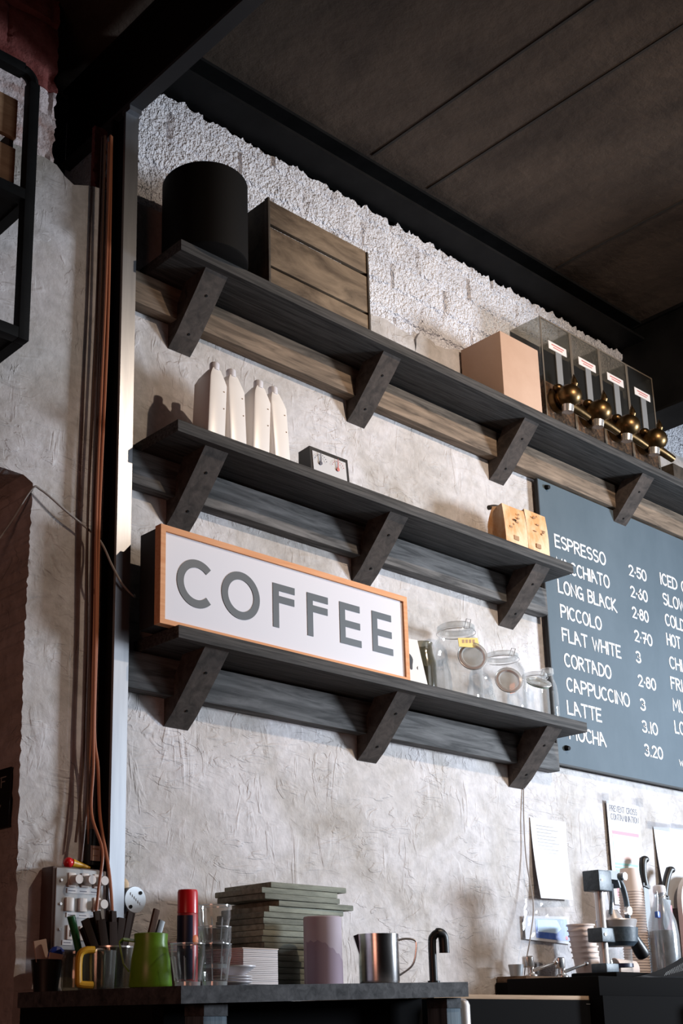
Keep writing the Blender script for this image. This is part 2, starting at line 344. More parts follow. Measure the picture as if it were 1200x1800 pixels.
# stroke alphabet, each letter a list of polylines in a 1-high cell
def arc(cx, cy, rx, ry, a0, a1, n=12): return [(cx + rx * math.cos(math.radians(a0 + (a1 - a0) * i / n)), cy + ry * math.sin(math.radians(a0 + (a1 - a0) * i / n))) for i in range(n + 1)]
GL = {
 'A': (.62, [[(0, 0), (.1, 1), (.16, 1), (.62, 0)], [(.05, .42), (.40, .42)]]), 'B': (.55, [[(0, 0), (0, 1)], [(0, 1)] + arc(.25, .76, .25, .24, 90, -90) + [(0, .52)], [(0, .52)] + arc(.25, .26, .30, .26, 90, -90) + [(0, 0)]]),
 'C': (.58, [arc(.32, .5, .32, .5, 50, 310)]), 'D': (.6, [[(0, 0), (0, 1)], [(0, 1)] + arc(.15, .5, .45, .5, 90, -90) + [(0, 0)]]), 'E': (.5, [[(.5, 1), (0, 1), (0, 0), (.5, 0)], [(0, .52), (.42, .52)]]),
 'F': (.5, [[(.5, 1), (0, 1), (0, 0)], [(0, .55), (.4, .55)]]), 'G': (.62, [arc(.32, .5, .32, .5, 50, 320), [(.34, .45), (.6, .45), (.62, -.05)]]), 'H': (.58, [[(0, 0), (0, 1)], [(.58, 0), (.58, 1)], [(0, .5), (.58, .5)]]),
 'I': (.06, [[(.03, 0), (.03, 1)]]), 'K': (.58, [[(0, 0), (0, 1)], [(.5, 1), (0, .45), (.58, -.08)]]), 'L': (.5, [[(0, 1), (0, 0), (.5, 0)]]), 'M': (.75, [[(0, 0), (.05, 1), (.36, .35), (.68, 1), (.75, 0)]]),
 'N': (.6, [[(0, 0), (0, 1), (.6, 0), (.6, 1)]]), 'O': (.66, [arc(.33, .5, .33, .52, 0, 360, 20)]), 'P': (.55, [[(0, 0), (0, 1)], [(0, 1)] + arc(.25, .74, .3, .26, 90, -90) + [(0, .48)]]),
 'R': (.58, [[(0, 0), (0, 1)], [(0, 1)] + arc(.25, .76, .27, .24, 90, -90) + [(0, .52)], [(.2, .52), (.58, 0)]]), 'S': (.55, [arc(.28, .76, .26, .24, 40, 270, 10) + arc(.28, .26, .27, .26, 90, -140, 10)]),
 'T': (.6, [[(0, 1), (.6, 1)], [(.3, 1), (.3, 0)]]), 'U': (.58, [[(0, 1)] + arc(.29, .3, .29, .3, 180, 360) + [(.58, 1)]]), 'V': (.6, [[(0, 1), (.3, 0), (.6, 1)]]), 'W': (.8, [[(0, 1), (.2, 0), (.4, .8), (.6, 0), (.8, 1)]]),
 'Y': (.6, [[(0, 1), (.3, .5), (.6, 1)], [(.3, .5), (.3, 0)]]),
 '0': (.56, [arc(.28, .5, .28, .52, 0, 360, 18)]), '1': (.1, [[(.05, 0), (.05, 1)]]), '2': (.52, [arc(.25, .74, .25, .26, 165, -35, 10) + [(0, 0), (.52, 0)]]), '3': (.46, [arc(.2, .76, .23, .24, 150, -90, 10) + arc(.2, .26, .26, .27, 90, -150, 10)]),
 '5': (.5, [[(.5, 1), (.08, 1), (.04, .58)] + arc(.22, .32, .27, .32, 110, -150, 10)]), '6': (.5, [[(.36, 1)] + arc(.25, .3, .25, .3, 150, 500, 16)]), '7': (.5, [[(0, 1), (.5, 1), (.15, 0)], [(.12, .5), (.5, .5)]]),
 '8': (.5, [arc(.25, .76, .2, .23, 0, 360, 14), arc(.25, .27, .25, .27, 0, 360, 14)]), '.': (.1, [[(.04, 0), (.05, .06)]]), '·': (.14, [[(.06, .4), (.07, .46)]]), ' ': (.3, []),
}
def lettering(mb, text, place, h, width=None, wt=0.006, sp=0.18):
    adv = sum(GL[c][0] for c in text) + sp * (len(text) - 1); sx = (width / adv) if width else h
    x = 0.0; lev = 0
    for ci, ch in enumerate(text):
        w, st = GL[ch]
        for pl in st:
            lev = (lev + 1) % 4; pts = []
            for a, b in pl:
                p = Vector((x * sx + a * sx, b * h))
                if not pts or (p - pts[-1]).length > 1e-5: pts.append(p)
            closed = len(pts) > 3 and (pts[0] - pts[-1]).length < 1e-4
            if closed: pts.pop()
            n = len(pts); Lf = []
            for i, p in enumerate(pts):
                a = pts[i - 1] if (i or closed) else None; b = pts[(i + 1) % n] if (i < n - 1 or closed) else None
                d0 = (p - a).normalized() if a is not None else None; d1 = (b - p).normalized() if b is not None else None
                if d0 is None: d0 = d1; p = p - d1 * wt * .4
                if d1 is None: d1 = d0; p = p + d0 * wt * .4
                t = d0 + d1; t = t.normalized() if t.length > .2 else d0
                nn = Vector((-t.y, t.x)); k = min(1.6, 1 / max(.5, nn.dot(Vector((-d0.y, d0.x)))))
                z1 = .0010 + lev * .0002
                Lf.append([mb.bm.verts.new(place(*(p + nn * s_ * wt / 2 * k), zz)) for s_, zz in ((1, 0), (1, z1), (-1, z1), (-1, 0))])
            for i in range(n if closed else n - 1):
                A, B = Lf[i], Lf[(i + 1) % n]
                for k in range(3): mb.bm.faces.new((A[k], A[k + 1], B[k + 1], B[k]))
            if not closed: mb.bm.faces.new(Lf[0]); mb.bm.faces.new(Lf[-1][::-1])
        x += w + sp
    return mb
# ================================================================ SETTING
def jag(p, q, n, amp, seed):
    rnd = random.Random(seed); o = []
    for i in range(1, n):
        t = i / n; x = p[0] + (q[0] - p[0]) * t; z = p[1] + (q[1] - p[1]) * t
        dx, dz = q[0] - p[0], q[1] - p[1]; l = math.hypot(dx, dz); k = rnd.uniform(-amp, amp)
        o.append((x - dz / l * k, z + dx / l * k))
    return o
edge = [(1.647, -.9), (1.645, .2), (1.637, .6), (1.634, .93), (1.637, 1.17), (1.640, 1.42)]
pe = []
for a, b in zip(edge, edge[1:]): pe += [a] + jag(a, b, 26, .0032, int(a[1] * 100) + 99)
pe += [edge[-1]]
top = [(.5, 2.455), (1.50, 2.455), (1.598, 2.452), (1.676, 2.451), (1.738, 2.412), (1.800, 2.438), (1.90, 2.46), (2.6, 2.47), (2.986, 2.472), (3.112, 2.476), (3.213, 2.466), (3.235, 2.458), (3.243, 2.40), (3.252, 2.46), (3.278, 2.498), (3.345, 2.484), (3.359, 2.472), (3.42, 2.48), (3.488, 2.504), (4.2, 2.50), (4.85, 2.52), (5.6, 2.53)]
pt = []
for a, b in zip(top, top[1:]): pt += [a] + jag(a, b, max(2, int((b[0] - a[0]) / .03)), .006, int(a[0] * 1000))
pt += [top[-1]]; pt.sort()
m = MB(); YB = .34
def quad_slab(m, q):
    A = [m.bm.verts.new((x, 0, z)) for x, z in q]; B = [m.bm.verts.new((x, YB, z)) for x, z in q]
    m.bm.faces.new(A); m.bm.faces.new(B[::-1])
    return A, B
def strip(m, P, f):
    for a, b in zip(P, P[1:]):
        A, B = quad_slab(m, [a, b, f(b), f(a)]); m.bm.faces.new((A[0], A[1], B[1], B[0]))
strip(m, pt, lambda p: (p[0], 2.30)); strip(m, pe, lambda p: (1.76, p[1]))
quad_slab(m, [(1.76, -.9), (5.6, -.9), (5.6, 1.42), (1.76, 1.42)]); quad_slab(m, [(1.64, 1.42), (5.6, 1.42), (5.6, 2.30), (1.64, 2.30)])
lt = [(1.640, 1.42), (1.61, 1.436), (1.55, 1.438), (.5, 1.44)]
strip(m, lt, lambda p: (p[0], 2.30))
bmesh.ops.remove_doubles(m.bm, verts=m.bm.verts[:], dist=1e-5)
struct('wall_back', m, M_plaster, smooth=False)
def brick_sheet(x0, x1, z0, z1, y, step, course=.115, length=.30, amp=.011, jag_top=0, jag_right=0, seed=0, back=.33):
    mb = MB(); nx = max(2, int((x1 - x0) / step)); nz = max(2, int((z1 - z0) / step)); g = []
    for j in range(nz + 1):
        row = []
        for i in range(nx + 1):
            x = x0 + (x1 - x0) * i / nx; z = z0 + (z1 - z0) * j / nz
            k = math.floor(z / course); fz = abs((z / course) - k - .5) * 2; xx = x / length + (.5 if k % 2 else 0); fx = abs(xx - math.floor(xx) - .5) * 2
            groove = max(0, (fz - .86) / .14) + max(0, (fx - .93) / .07)
            nn = noise.noise(Vector((x * 9, z * 9, seed))) * .5 + noise.noise(Vector((x * 30, z * 30, seed + 3))) * .25 + noise.noise(Vector((x * 90, z * 90, seed + 5))) * .5
            d = amp * (nn - 1.1 * min(1, groove) + .8 * noise.noise(Vector((k * 3.1, math.floor(xx) * 2.7, seed))))
            X, Z = x, z
            if jag_top and j == nz: Z += jag_top * (noise.noise(Vector((x * 28, 1, seed))) + .6 * noise.noise(Vector((x * 80, 5, seed))))
            if jag_right and i == nx: X += jag_right * (noise.noise(Vector((z * 22, 9, seed))) + .6 * noise.noise(Vector((z * 60, 2, seed))))
            row.append(mb.bm.verts.new((X, y - d, Z)))
        g.append(row)
    for j in range(nz):
        for i in range(nx): mb.bm.faces.new((g[j][i], g[j][i + 1], g[j + 1][i + 1], g[j + 1][i]))
    # back so the sheet is a slab
    be = [e for e in mb.bm.edges if e.is_boundary]
    r = bmesh.ops.extrude_edge_only(mb.bm, edges=be)
    for v in [e for e in r['geom'] if isinstance(e, bmesh.types.BMVert)]: v.co.y = back
    return mb
struct('trim_1', brick_sheet(1.905, 5.6, 2.395, 2.925, .014, .0095, jag_top=.022, seed=1), M_brick)
struct('trim_2', brick_sheet(.5, 1.672, 2.395, 2.708, .014, .0095, course=.125, jag_right=.016, seed=2), M_pinkbrick)
struct('trim_3', brick_sheet(.5, 1.668, 2.708, 3.4, .004, .012, course=.14, jag_right=.012, seed=3), M_redbrick)
struct('trim_4', brick_sheet(1.828, 1.872, 2.40, 2.69, .03, .01, jag_right=.004, seed=4, back=.05), M_redbrick)
struct('wall_rear', MB().box(.2, 5.8, .9, 1.0, -.9, 3.6), M_void)
struct('wall_left', MB().box(.15, .25, .34, 1.0, -.9, 3.6), M_void)
ce = struct('ceiling', MB().box(.3, 5.8, -1.45, .35, 3.035, 3.12).box(-1.5, 3.3, -4.2, -1.45, 3.035, 3.12), M_ceil)  # second, forward panel is unseen, added to shade the column top
for i, (x, a) in enumerate(((3.225, -1.44), (2.925, -1.44), (4.03, -1.44))):
    MB().box(x - .005, x + .005, a, -.12, 3.031, 3.036).out('formwork_seam', M_seam, ce)
struct('floor', MB().box(-2.5, 7.5, -5, 1.0, -.98, -.9), M_floor)
struct('wall_front', MB().box(-2.5, 7.5, -3.9, -3.7, -.9, .25), M_floor)
# steelwork
t = thing('steel_column', (1.894, -.035, -.9), 'narrow grey steel column against the wall, left of the three shelves', 'column')
MB().box(1.870, 1.918, -.072, -.062, -.9, 2.71).out('front_flange', M_colface, t)
MB().box(1.889, 1.898, -.062, .02, -.9, 2.71).out('web', M_colside, t); MB().box(1.870, 1.918, -.004, .006, -.9, 2.71).out('rear_flange', M_colside, t)
t = thing('steel_beam', (1.894, -1.0, 2.71), 'black steel beam running forward from the top of the grey column', 'beam', None)
mb = MB().box(1.870, 1.918, -2.4, .3, 2.712, 2.724); mb.out('lower_flange', mat('dark_grey_flange', (0.045, 0.046, 0.05), 0.5, spec=0.3), t)
MB().box(1.889, 1.899, -2.4, .3, 2.724, 3.0).out('web', M_colside, t); MB().box(1.870, 1.918, -2.4, .3, 3.0, 3.012).out('upper_flange', M_colside, t)
MB().box(1.872, 1.916, -.09, -.05, 2.695, 2.713).out('weld_plate', M_colface, t)
t = thing('steel_beam', (3.3, -.05, 2.94), 'black steel beam lying along the wall top under the concrete ceiling', 'beam', None)
MB().box(1.93, 4.70, -.10, .03, 2.945, 2.957).out('lower_flange', M_black, t); MB().box(1.93, 4.70, -.03, -.018, 2.957, 3.022).out('web', M_black, t); MB().box(1.93, 4.70, -.10, .03, 3.022, 3.034).out('upper_flange', M_black, t)
t = thing('steel_beam', (4.77, -.8, 2.58), 'deep black beam crossing the ceiling at far right above the bean dispensers', 'beam', None)
MB().box(4.69, 4.86, -1.45, .2, 2.585, 3.03, .004).out('body', M_black, t); MB().box(4.675, 4.875, -1.45, .2, 2.572, 2.585).out('lower_flange', M_black, t)
MB().box(4.675, 4.875, -1.45, .2, 3.018, 3.034).out('upper_flange', M_black, t)
# ================================================================ SHELVES
BX = (2.093, 2.866, 3.634)
def wall_shelf(label, zt, x0, x1, brackets, bx1, bmat, zb_off):
    t = thing('wall_shelf', ((x0 + x1) / 2, 0, zt), label, 'shelf', 'charcoal bracketed wall shelves')
    zb = zt - .036
    MB().box(x0, x1, -.21, -.002, zb, zt, .002).out('board', M_shelf, t)
    MB().box(1.935, bx1, -.046, -.002, zb - .112, zb - .006, .002).out('batten', bmat, t)
    for bx in brackets:
        b = MB()
        w = .086; th = .085
        P1 = (-.186, zb); P2 = (-.142, zb - .050); P3 = (-.042, zb - .158); P4 = (-.001, zb - .192)
        b.prism([P1, P2, P3, P4, (-.001, zb - .105), (-.046, zb - .06), (-.085, zb)], bx, bx + w, 'yz')
        o = b.out('bracket', M_strut, t, smooth=False)
        for yy, zz in ((-.136, zb - .057), (-.05, zb - .150)):
            n = Vector((0, -.68, -.73)); c = Vector((bx + w * .5, yy, zz)); MB().cyl(c - n * .004, c + n * .002, .004, n=10).out('screw', M_black, o)
    return t
wall_shelf('top shelf, the longest one, carrying the crate and the bean dispensers', 2.224, 1.981, 5.4, BX + (4.42,), 5.4, M_battenb, 0)
wall_shelf('middle shelf under the white jugs and the kraft bags', 1.639, 1.975, 3.832, BX, 3.885, M_batten, 0)
wall_shelf('lowest shelf, holding the COFFEE sign and the glass jars', 1.033, 1.983, 3.838, BX, 3.885, M_batten, 0)

# ================================================================ MENU BOARD
t = thing('menu_board', (4.6, -.03, .92), 'large slate blue chalkboard menu with white handwritten coffee prices', 'menu board')
MB().box(3.905, 5.6, -.030, -.017, .922, 2.07, .001).out('board', M_chalk, t)
MB().box(3.9, 3.906, -.030, -.015, .918, 2.07).box(3.9, 5.6, -.030, -.015, .915, .922).out('edge', M_chalkedge, t)
MB().box(3.93, 3.96, -.016, -.001, .95, 2.05).out('wall_spacer', M_plywood, t); MB().box(4.6, 4.63, -.016, -.001, .95, 2.05).out('wall_spacer', M_plywood, t)
for x, z in ((3.955, 2.045), (3.955, .985)): MB().cyl((x, -.030, z), (x, -.046, z - .004), .011, .008, 12).out('fixing_bolt', M_black, t)
pl = lambda x0, z0: (lambda u, v, k: (x0 + u, -.0302 - k, z0 + v))
ROWS = [('ESPRESSO', 3.988, 1.803, .340), ('MACCHIATO', 3.986, 1.706, .355), ('LONG BLACK', 3.986, 1.613, .392), ('PICCOLO', 3.990, 1.510, .268), ('FLAT WHITE', 3.988, 1.414, .390), ('CORTADO', 3.990, 1.313, .306), ('CAPPUCCINO', 3.992, 1.216, .418), ('LATTE', 3.985, 1.123, .218), ('MOCHA', 3.984, 1.026, .234)]
PRI = [('2·50', 4.500, 1.800, .126), ('2·60', 4.497, 1.705, .122), ('2·80', 4.496, 1.613, .115), ('2·70', 4.496, 1.511, .126), ('3', 4.493, 1.419, .029), ('2·80', 4.492, 1.318, .125), ('3', 4.492, 1.217, .031), ('3.10', 4.491, 1.125, .107), ('3.20', 4.492, 1.027, .127)]
RIG = [('ICED C', 4.739, 1.814, .200), ('SLOW', 4.744, 1.723, .172), ('COLD', 4.746, 1.629, .150), ('HOT', 4.742, 1.540, .103), ('CHI', 4.746, 1.438, .095), ('FRI', 4.740, 1.346, .085), ('MU', 4.739, 1.251, .086), ('LO', 4.736, 1.155, .070)]
for rows, nm in ((ROWS, 'drink_name'), (PRI, 'price'), (RIG, 'drink_name')):
    for tx, x, z, w in rows: lettering(MB(), tx, pl(x, z), .049 if nm != 'price' else .044, w, .0078).out(nm, M_white, t, smooth=False)
lettering(MB(), 'W', pl(4.742, 1.015), .024, .03, .004).out('drink_name', M_white, t, smooth=False)

# ================================================================ COFFEE SIGN
SY = -.185
t = thing('coffee_sign', (2.43, SY, 1.033), 'long white box sign reading COFFEE in an orange wooden frame', 'sign')
MB().box(1.942, 2.912, SY + .004, SY + .10, 1.036, 1.316, .001).out('box', M_signblack, t)
f = MB()
f.box(1.934, 2.922, SY - .006, SY + .02, 1.300, 1.318).box(1.934, 2.922, SY - .006, SY + .02, 1.033, 1.047).box(1.934, 1.951, SY - .006, SY + .02, 1.047, 1.300).box(2.905, 2.922, SY - .006, SY + .02, 1.047, 1.300)
f.out('frame', M_orange, t, smooth=False)
MB().box(1.951, 2.905, SY + .001, SY + .004, 1.047, 1.300).out('panel', M_signwhite, t)
def flat(polys, name):
    m = MB()
    for p in polys: m.prism(p, SY - .0006, SY + .0008)
    return m.out(name, M_signgrey, t, smooth=False)
def ring(cx, cz, ro, ri, a0, a1, n=40):
    out = []
    for i in range(n):
        u0 = math.radians(a0 + (a1 - a0) * i / n); u1 = math.radians(a0 + (a1 - a0) * (i + 1) / n)
        out.append([(cx + ro * math.cos(u0), cz + ro * math.sin(u0)), (cx + ro * math.cos(u1), cz + ro * math.sin(u1)), (cx + ri * math.cos(u1), cz + ri * math.sin(u1)), (cx + ri * math.cos(u0), cz + ri * math.sin(u0))])
    return out
def rect(x0, x1, z0, z1): return [(x0, z0), (x1, z0), (x1, z1), (x0, z1)]
zb_, zt_ = 1.106, 1.2415; wd = .0235
flat(ring(2.065, 1.1735, .0705, .047, 46, 314), 'letter'); flat(ring(2.2245, 1.1735, .0715, .048, 0, 360, 56), 'letter')
for x, w in ((2.347, .087), (2.484, .087)): flat([rect(x, x + wd, zb_, zt_), rect(x + wd, x + w, zt_ - .0215, zt_), rect(x + wd, x + w - .002, 1.1835, 1.205)], 'letter')
for x, w in ((2.620, .092), (2.762, .092)): flat([rect(x, x + wd, zb_ + .003, zt_), rect(x + wd, x + w - .004, zt_ - .0215, zt_), rect(x + wd, x + w - .004, 1.1645, 1.186), rect(x + wd, x + w, zb_ + .003, zb_ + .0245)], 'letter')

# ================================================================ TOP SHELF THINGS
ZT = 2.224
t = thing('storage_drum', (2.128, -.138, ZT), 'large black drum at the left end of the top shelf', 'drum')
MB().lathe(2.128, -.138, [(0, ZT), (.127, ZT), (.133, ZT + .004), (.133, 2.503), (.130, 2.507), (0, 2.509)], 56).out('body', M_drum, t)
t = thing('wooden_crate', (2.56, -.11, ZT), 'weathered brown wooden crate of three planks beside the black drum', 'crate')
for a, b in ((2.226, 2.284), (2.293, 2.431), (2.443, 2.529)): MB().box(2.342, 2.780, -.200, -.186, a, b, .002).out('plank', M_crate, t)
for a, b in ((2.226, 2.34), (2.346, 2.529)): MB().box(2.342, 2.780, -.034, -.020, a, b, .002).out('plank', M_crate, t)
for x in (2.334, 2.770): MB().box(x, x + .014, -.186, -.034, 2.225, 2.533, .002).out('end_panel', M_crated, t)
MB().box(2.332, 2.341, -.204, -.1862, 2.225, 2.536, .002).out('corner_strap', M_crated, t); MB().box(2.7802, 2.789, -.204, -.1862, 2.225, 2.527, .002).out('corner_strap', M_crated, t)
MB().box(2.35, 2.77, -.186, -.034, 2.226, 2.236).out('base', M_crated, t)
t = thing('cardboard_box', (3.61, -.1, ZT), 'plain closed cardboard box beside the bean dispensers on the top shelf', 'box')
MB().box(3.497, 3.728, -.200, -.01, ZT, 2.497, .002).out('body', M_card, t)
MB().box(3.498, 3.727, -.106, -.104, 2.4972, 2.4985).out('flap_seam', M_crate, t)
# bean dispensers
def dispenser(x, label):
    y0, y1 = -.160, -.012; w = .198; z0, z1 = ZT + .001, 2.70
    t = thing('bean_dispenser', (x + w / 2, -.08, ZT), label, 'dispenser', 'bean dispensers on the top shelf')
    case = MB().box(x, x + w, y0, y0 + .003, z0, z1).box(x, x + .003, y0 + .003, y1, z0, z1).box(x + w - .003, x + w, y0 + .003, y1, z0, z1).box(x + .003, x + w - .003, y0 + .003, y1, z1 - .003, z1).out('case', M_acryl, t, smooth=False)
    MB().box(x, x + .006, y0 - .002, y0, z0, z1).box(x + w - .006, x + w, y0 - .002, y0, z0, z1).box(x + .006, x + w - .006, y0 - .002, y0, z1 - .006, z1).out('corner_edge', mat('acrylic_edge', (0.16, 0.13, 0.10), 0.35), case)
    MB().box(x + .004, x + w - .004, y1 - .004, y1, z0, z1 - .004).out('back_panel', M_darkback, t)  # dark backing added in place of the beam reflected in the front
    b = MB().prism([(y0 + .004, z0), (y1 - .005, z0), (y1 - .005, 2.50), (y0 + .004, 2.42)], x + .004, x + w - .004, 'yz'); b.out('coffee_beans', M_bean, t, smooth=False)
    lx = x + .045
    lb = MB().box(lx, lx + .118, y0 - .0035, y0 - .002, 2.572, 2.607).out('label', M_label, t)
    MB().box(lx + .02, lx + .10, y0 - .0042, y0 - .0035, 2.593, 2.598).box(lx + .03, lx + .09, y0 - .0042, y0 - .0035, 2.583, 2.587).out('label_print', M_labelred, lb)
    MB().box(lx + .040, lx + .078, y0 - .006, y0 - .002, 2.40, 2.570).out('gauge_strip', M_strip, t)
    cx = lx + .022; cz = 2.345; yb = y0 - .055
    tap = MB().cyl((cx, y0, cz), (cx, y0 - .02, cz), .050, .046, 28).cyl((cx, y0 - .018, cz), (cx, yb, cz), .034, .036, 24).ball((cx + .004, yb - .005, cz), .050, (1, 1, .95), 28, 18).out('tap', M_brass, t)
    MB().lathe(cx + .036, yb - .012, [(0, cz + .028), (.012, cz + .030), (.008, cz + .046), (.015, cz + .060), (.012, cz + .078), (0, cz + .106)], 16).out('finial', M_brass, tap)
    MB().ball((cx - .018, y0 - .028, cz + .04), .022, (1.1, .9, .8)).out('knob', M_brass, tap)
    ch = MB()
    ch.tube([(cx, yb - .002, cz - .036), (cx + .04, yb - .012, cz - .048), (cx + .10, yb - .022, cz - .066)], lambda q: .021 - .006 * q, 14); ch.out('chute', M_brass, tap)
    MB().cyl((cx, yb, cz - .03), (cx, yb + .004, cz - .066), .026, .022, 20).out('outlet', M_chrome, tap)
    return t
d0 = dispenser(3.812, 'leftmost bean dispenser, next to the cardboard box')
for k, lb in ((1, 'second bean dispenser from the cardboard box'), (2, 'third bean dispenser from the cardboard box'), (3, 'rightmost bean dispenser, farthest from the cardboard box')): dup(d0, (.2005 * k, 0, 0), lb)
t = thing('wooden_block', (4.80, -.10, ZT), 'small dark rough block standing right of the bean dispensers', 'block')
MB().box(4.715, 4.82, -.16, -.03, ZT, 2.33, .004).out('body', M_crated, t)

# ================================================================ MIDDLE SHELF THINGS
ZM = 1.639
def jug(xc, yaw, lean, label):
    yc = -.150; w, d = .066, .080
    t = thing('milk_jug', (xc, yc, ZM), label, 'jug', 'white plastic jugs on the middle shelf')
    m = MB(); rr = []
    secs = [(0, 1.0, 1.0), (.006, 1.0, 1.0), (.190, 1.0, 1.0), (.205, .86, .80), (.222, .52, .42), (.226, .42, .34)]
    for z, sx, sy in secs:
        ring_ = []
        for ax, ay in ((-1, -1), (1, -1), (1, 1), (-1, 1)):
            cr = .006
            for k in range(3):
                a = math.atan2(ay, ax) - PI / 4 + k * PI / 4
                px_ = ax * (w / 2 - cr) + cr * math.cos(a); py_ = ay * (d / 2 - cr) + cr * math.sin(a)
                # the front-left shoulder stays high, the right one falls away
                ring_.append(m.bm.verts.new((xc + px_ * sx - (.010 * (1 - sx)), yc + py_ * sy - .030 * (1 - sy), ZM + z - (.012 if (.18 < z < .22 and ax > 0) else 0))))
        rr.append(ring_)
    for a, b in zip(rr, rr[1:]):
        for i in range(12): m.bm.faces.new((a[i], a[(i + 1) % 12], b[(i + 1) % 12], b[i]))
    m.bm.faces.new(rr[0][::-1]); m.bm.faces.new(rr[-1])
    X = rotz((xc, yc, ZM), yaw) @ roty((xc, yc, ZM), lean)
    m.xf(X); m.out('body', M_gloss, t)
    MB().lathe(xc - .006, yc - .022, [(0, ZM + .222), (.0150, ZM + .222), (.0150, ZM + .244), (.013, ZM + .247), (0, ZM + .248)], 20).xf(X).out('cap', M_cap, t)
    MB().ball((xc + .022, yc - d / 2, ZM + .10), .0022, u=8, v=6).ball((xc + .02, yc - d / 2, ZM + .155), .0018, (2, 1, 1), 8, 6).xf(X).out('speck', M_bprint, t)
    return t
jug(2.132, .0, .050, 'white plastic jug nearest the steel column, at the left end of the four')
jug(2.216, .03, -.040, 'second white plastic jug from the steel column')
jug(2.306, -.02, .045, 'third white plastic jug, between the second jug and the rightmost one')
jug(2.392, .03, -.075, 'rightmost white plastic jug, nearest the black two-dial gauge')
t = thing('weather_gauge', (2.588, -.165, ZM), 'small black cased thermometer with two dials on the middle shelf', 'thermometer')
K = rotx((2.588, -.19, ZM), -.10)
MB().prism([(-.194, ZM), (-.137, ZM), (-.137, 1.722), (-.187, 1.727)], 2.506, 2.673, 'yz').xf(Matrix()).out('case', M_blackp, t, smooth=False)
MB().box(2.515, 2.660, -.1965, -.194, ZM + .001, 1.713).xf(rotx((0, -.194, ZM), -.08)).out('face', M_paper, t)
for x in (2.545, 2.620):
    g = MB(); g.lathe(0, 0, [(0, 0), (.0065, .0), (.0065, .0012), (0, .0012)], 16, tilt=Matrix.Translation((x, -.1925, 1.676)) @ Matrix.Rotation(PI / 2, 4, 'X'))
    g.prism([(x - .0022, 1.676), (x + .0022, 1.676), (x + .0006, 1.712), (x - .0006, 1.712)], -.1945, -.1925)
    for k in range(9):
        a = math.radians(20 + k * 17.5); g.box(x + .026 * math.cos(a) - .0012, x + .026 * math.cos(a) + .0012, -.1940, -.1925, 1.678 + .026 * math.sin(a) - .0012, 1.678 + .026 * math.sin(a) + .0012)
    g.out('dial_needle', M_labelred if x > 2.6 else M_greyp, t, smooth=False).location = (0, -.004, 0)
def bag(x0, x1, zt, yf, yb, label, tie):
    xc = (x0 + x1) / 2
    t = thing('coffee_bag', (xc, (yf + yb) / 2, ZM), label, 'bag', 'kraft coffee bags on the middle shelf')
    m = MB(); rows = []
    N_ = 9
    for j in range(N_ + 1):
        u = j / N_; z = ZM + (zt - ZM) * u; sq = 1 - .72 * max(0, (u - .55) / .45) ** 1.5; row = []
        for ax, ay in ((-1, -1), (-.33, -1), (.33, -1), (1, -1), (1, 0), (1, 1), (.33, 1), (-.33, 1), (-1, 1), (-1, 0)):
            yc = (yf + yb) / 2; xx = xc + ax * (x1 - x0) / 2 * (1 + .05 * math.sin(3 * u + ax)) ; yy = yc + ay * (yb - yf) / 2 * (sq if ay > 0 else 1 - .25 * (1 - sq))
            if ay == 0: xx -= ax * .012 * u
            nn = noise.noise(Vector((xx * 30, yy * 30, z * 25))) * .004
            row.append(m.bm.verts.new((xx + nn, yy + nn, z if j < N_ else z + nn)))
        rows.append(row)
    for a, b in zip(rows, rows[1:]):
        for i in range(10): m.bm.faces.new((a[i], a[(i + 1) % 10], b[(i + 1) % 10], b[i]))
    m.bm.faces.new(rows[0][::-1]); m.bm.faces.new(rows[-1]); m.out('body', M_kraft, t)
    if tie: MB().tube([(x0 - .004, yb - .012, zt + .000), (x0 + .03, yb - .016, zt + .010), (x1 - .05, yb - .02, zt + .010), (x1 - .03, yb - .025, zt + .002)], .009, 10).out('folded_tie', M_kraftd, t)
    s = MB(); rnd = random.Random(int(x0 * 100))
    for k in range(7):
        a, b = rnd.uniform(x0 + .02, x1 - .03), rnd.uniform(zt - .09, zt - .02); s.box(a, a + rnd.uniform(.004, .018), yf - .0035, yf - .001, b, b + rnd.uniform(.002, .008))
    s.box(x0 + .045, x0 + .072, yf - .004, yf - .001, ZM + .03, ZM + .046)
    s.out('stamp_print', M_bprint, t, smooth=False)
    return t
bag(3.474, 3.600, 1.800, -.182, -.105, 'kraft coffee bag with dark folded top, the left of the pair', True)
bag(3.604, 3.728, 1.812, -.182, -.110, 'taller flat-topped kraft coffee bag beside the menu board', False)

# ================================================================ LOW SHELF THINGS
ZL = 1.033
t = thing('greeting_card', (2.97, -.165, ZL), 'cream card with a black ink blot leaning beside the COFFEE sign', 'card')
K = rotx((2.97, -.17, ZL), -.12)
MB().prism([(2.926, ZL), (3.03, ZL), (3.008, 1.200), (2.926, 1.194)], -.1715, -.1695).xf(K).out('card', M_cream, t, smooth=False)
MB().prism([(2.958 + .012 * math.cos(a) * (1 + .3 * math.sin(3 * a)), 1.115 + .028 * math.sin(a)) for a in [i * PI / 9 for i in range(18)]], -.1722, -.1714).prism([(2.985, 1.098), (2.99, 1.092), (2.992, 1.106)], -.1722, -.1714).xf(K).out('ink_blot', M_ink, t, smooth=False)
def jarbody(t, cx, cy, prof_o, th, mglass, nm='body'):
    po = prof_o; pi_ = [(max(r - th, 0), z + (th * 1.6 if i == 0 else 0)) for i, (r, z) in enumerate(po)]
    return MB().lathe(cx, cy, [(0, po[0][1])] + po + pi_[::-1] + [(0, pi_[0][1])], 40).out(nm, mglass, t)
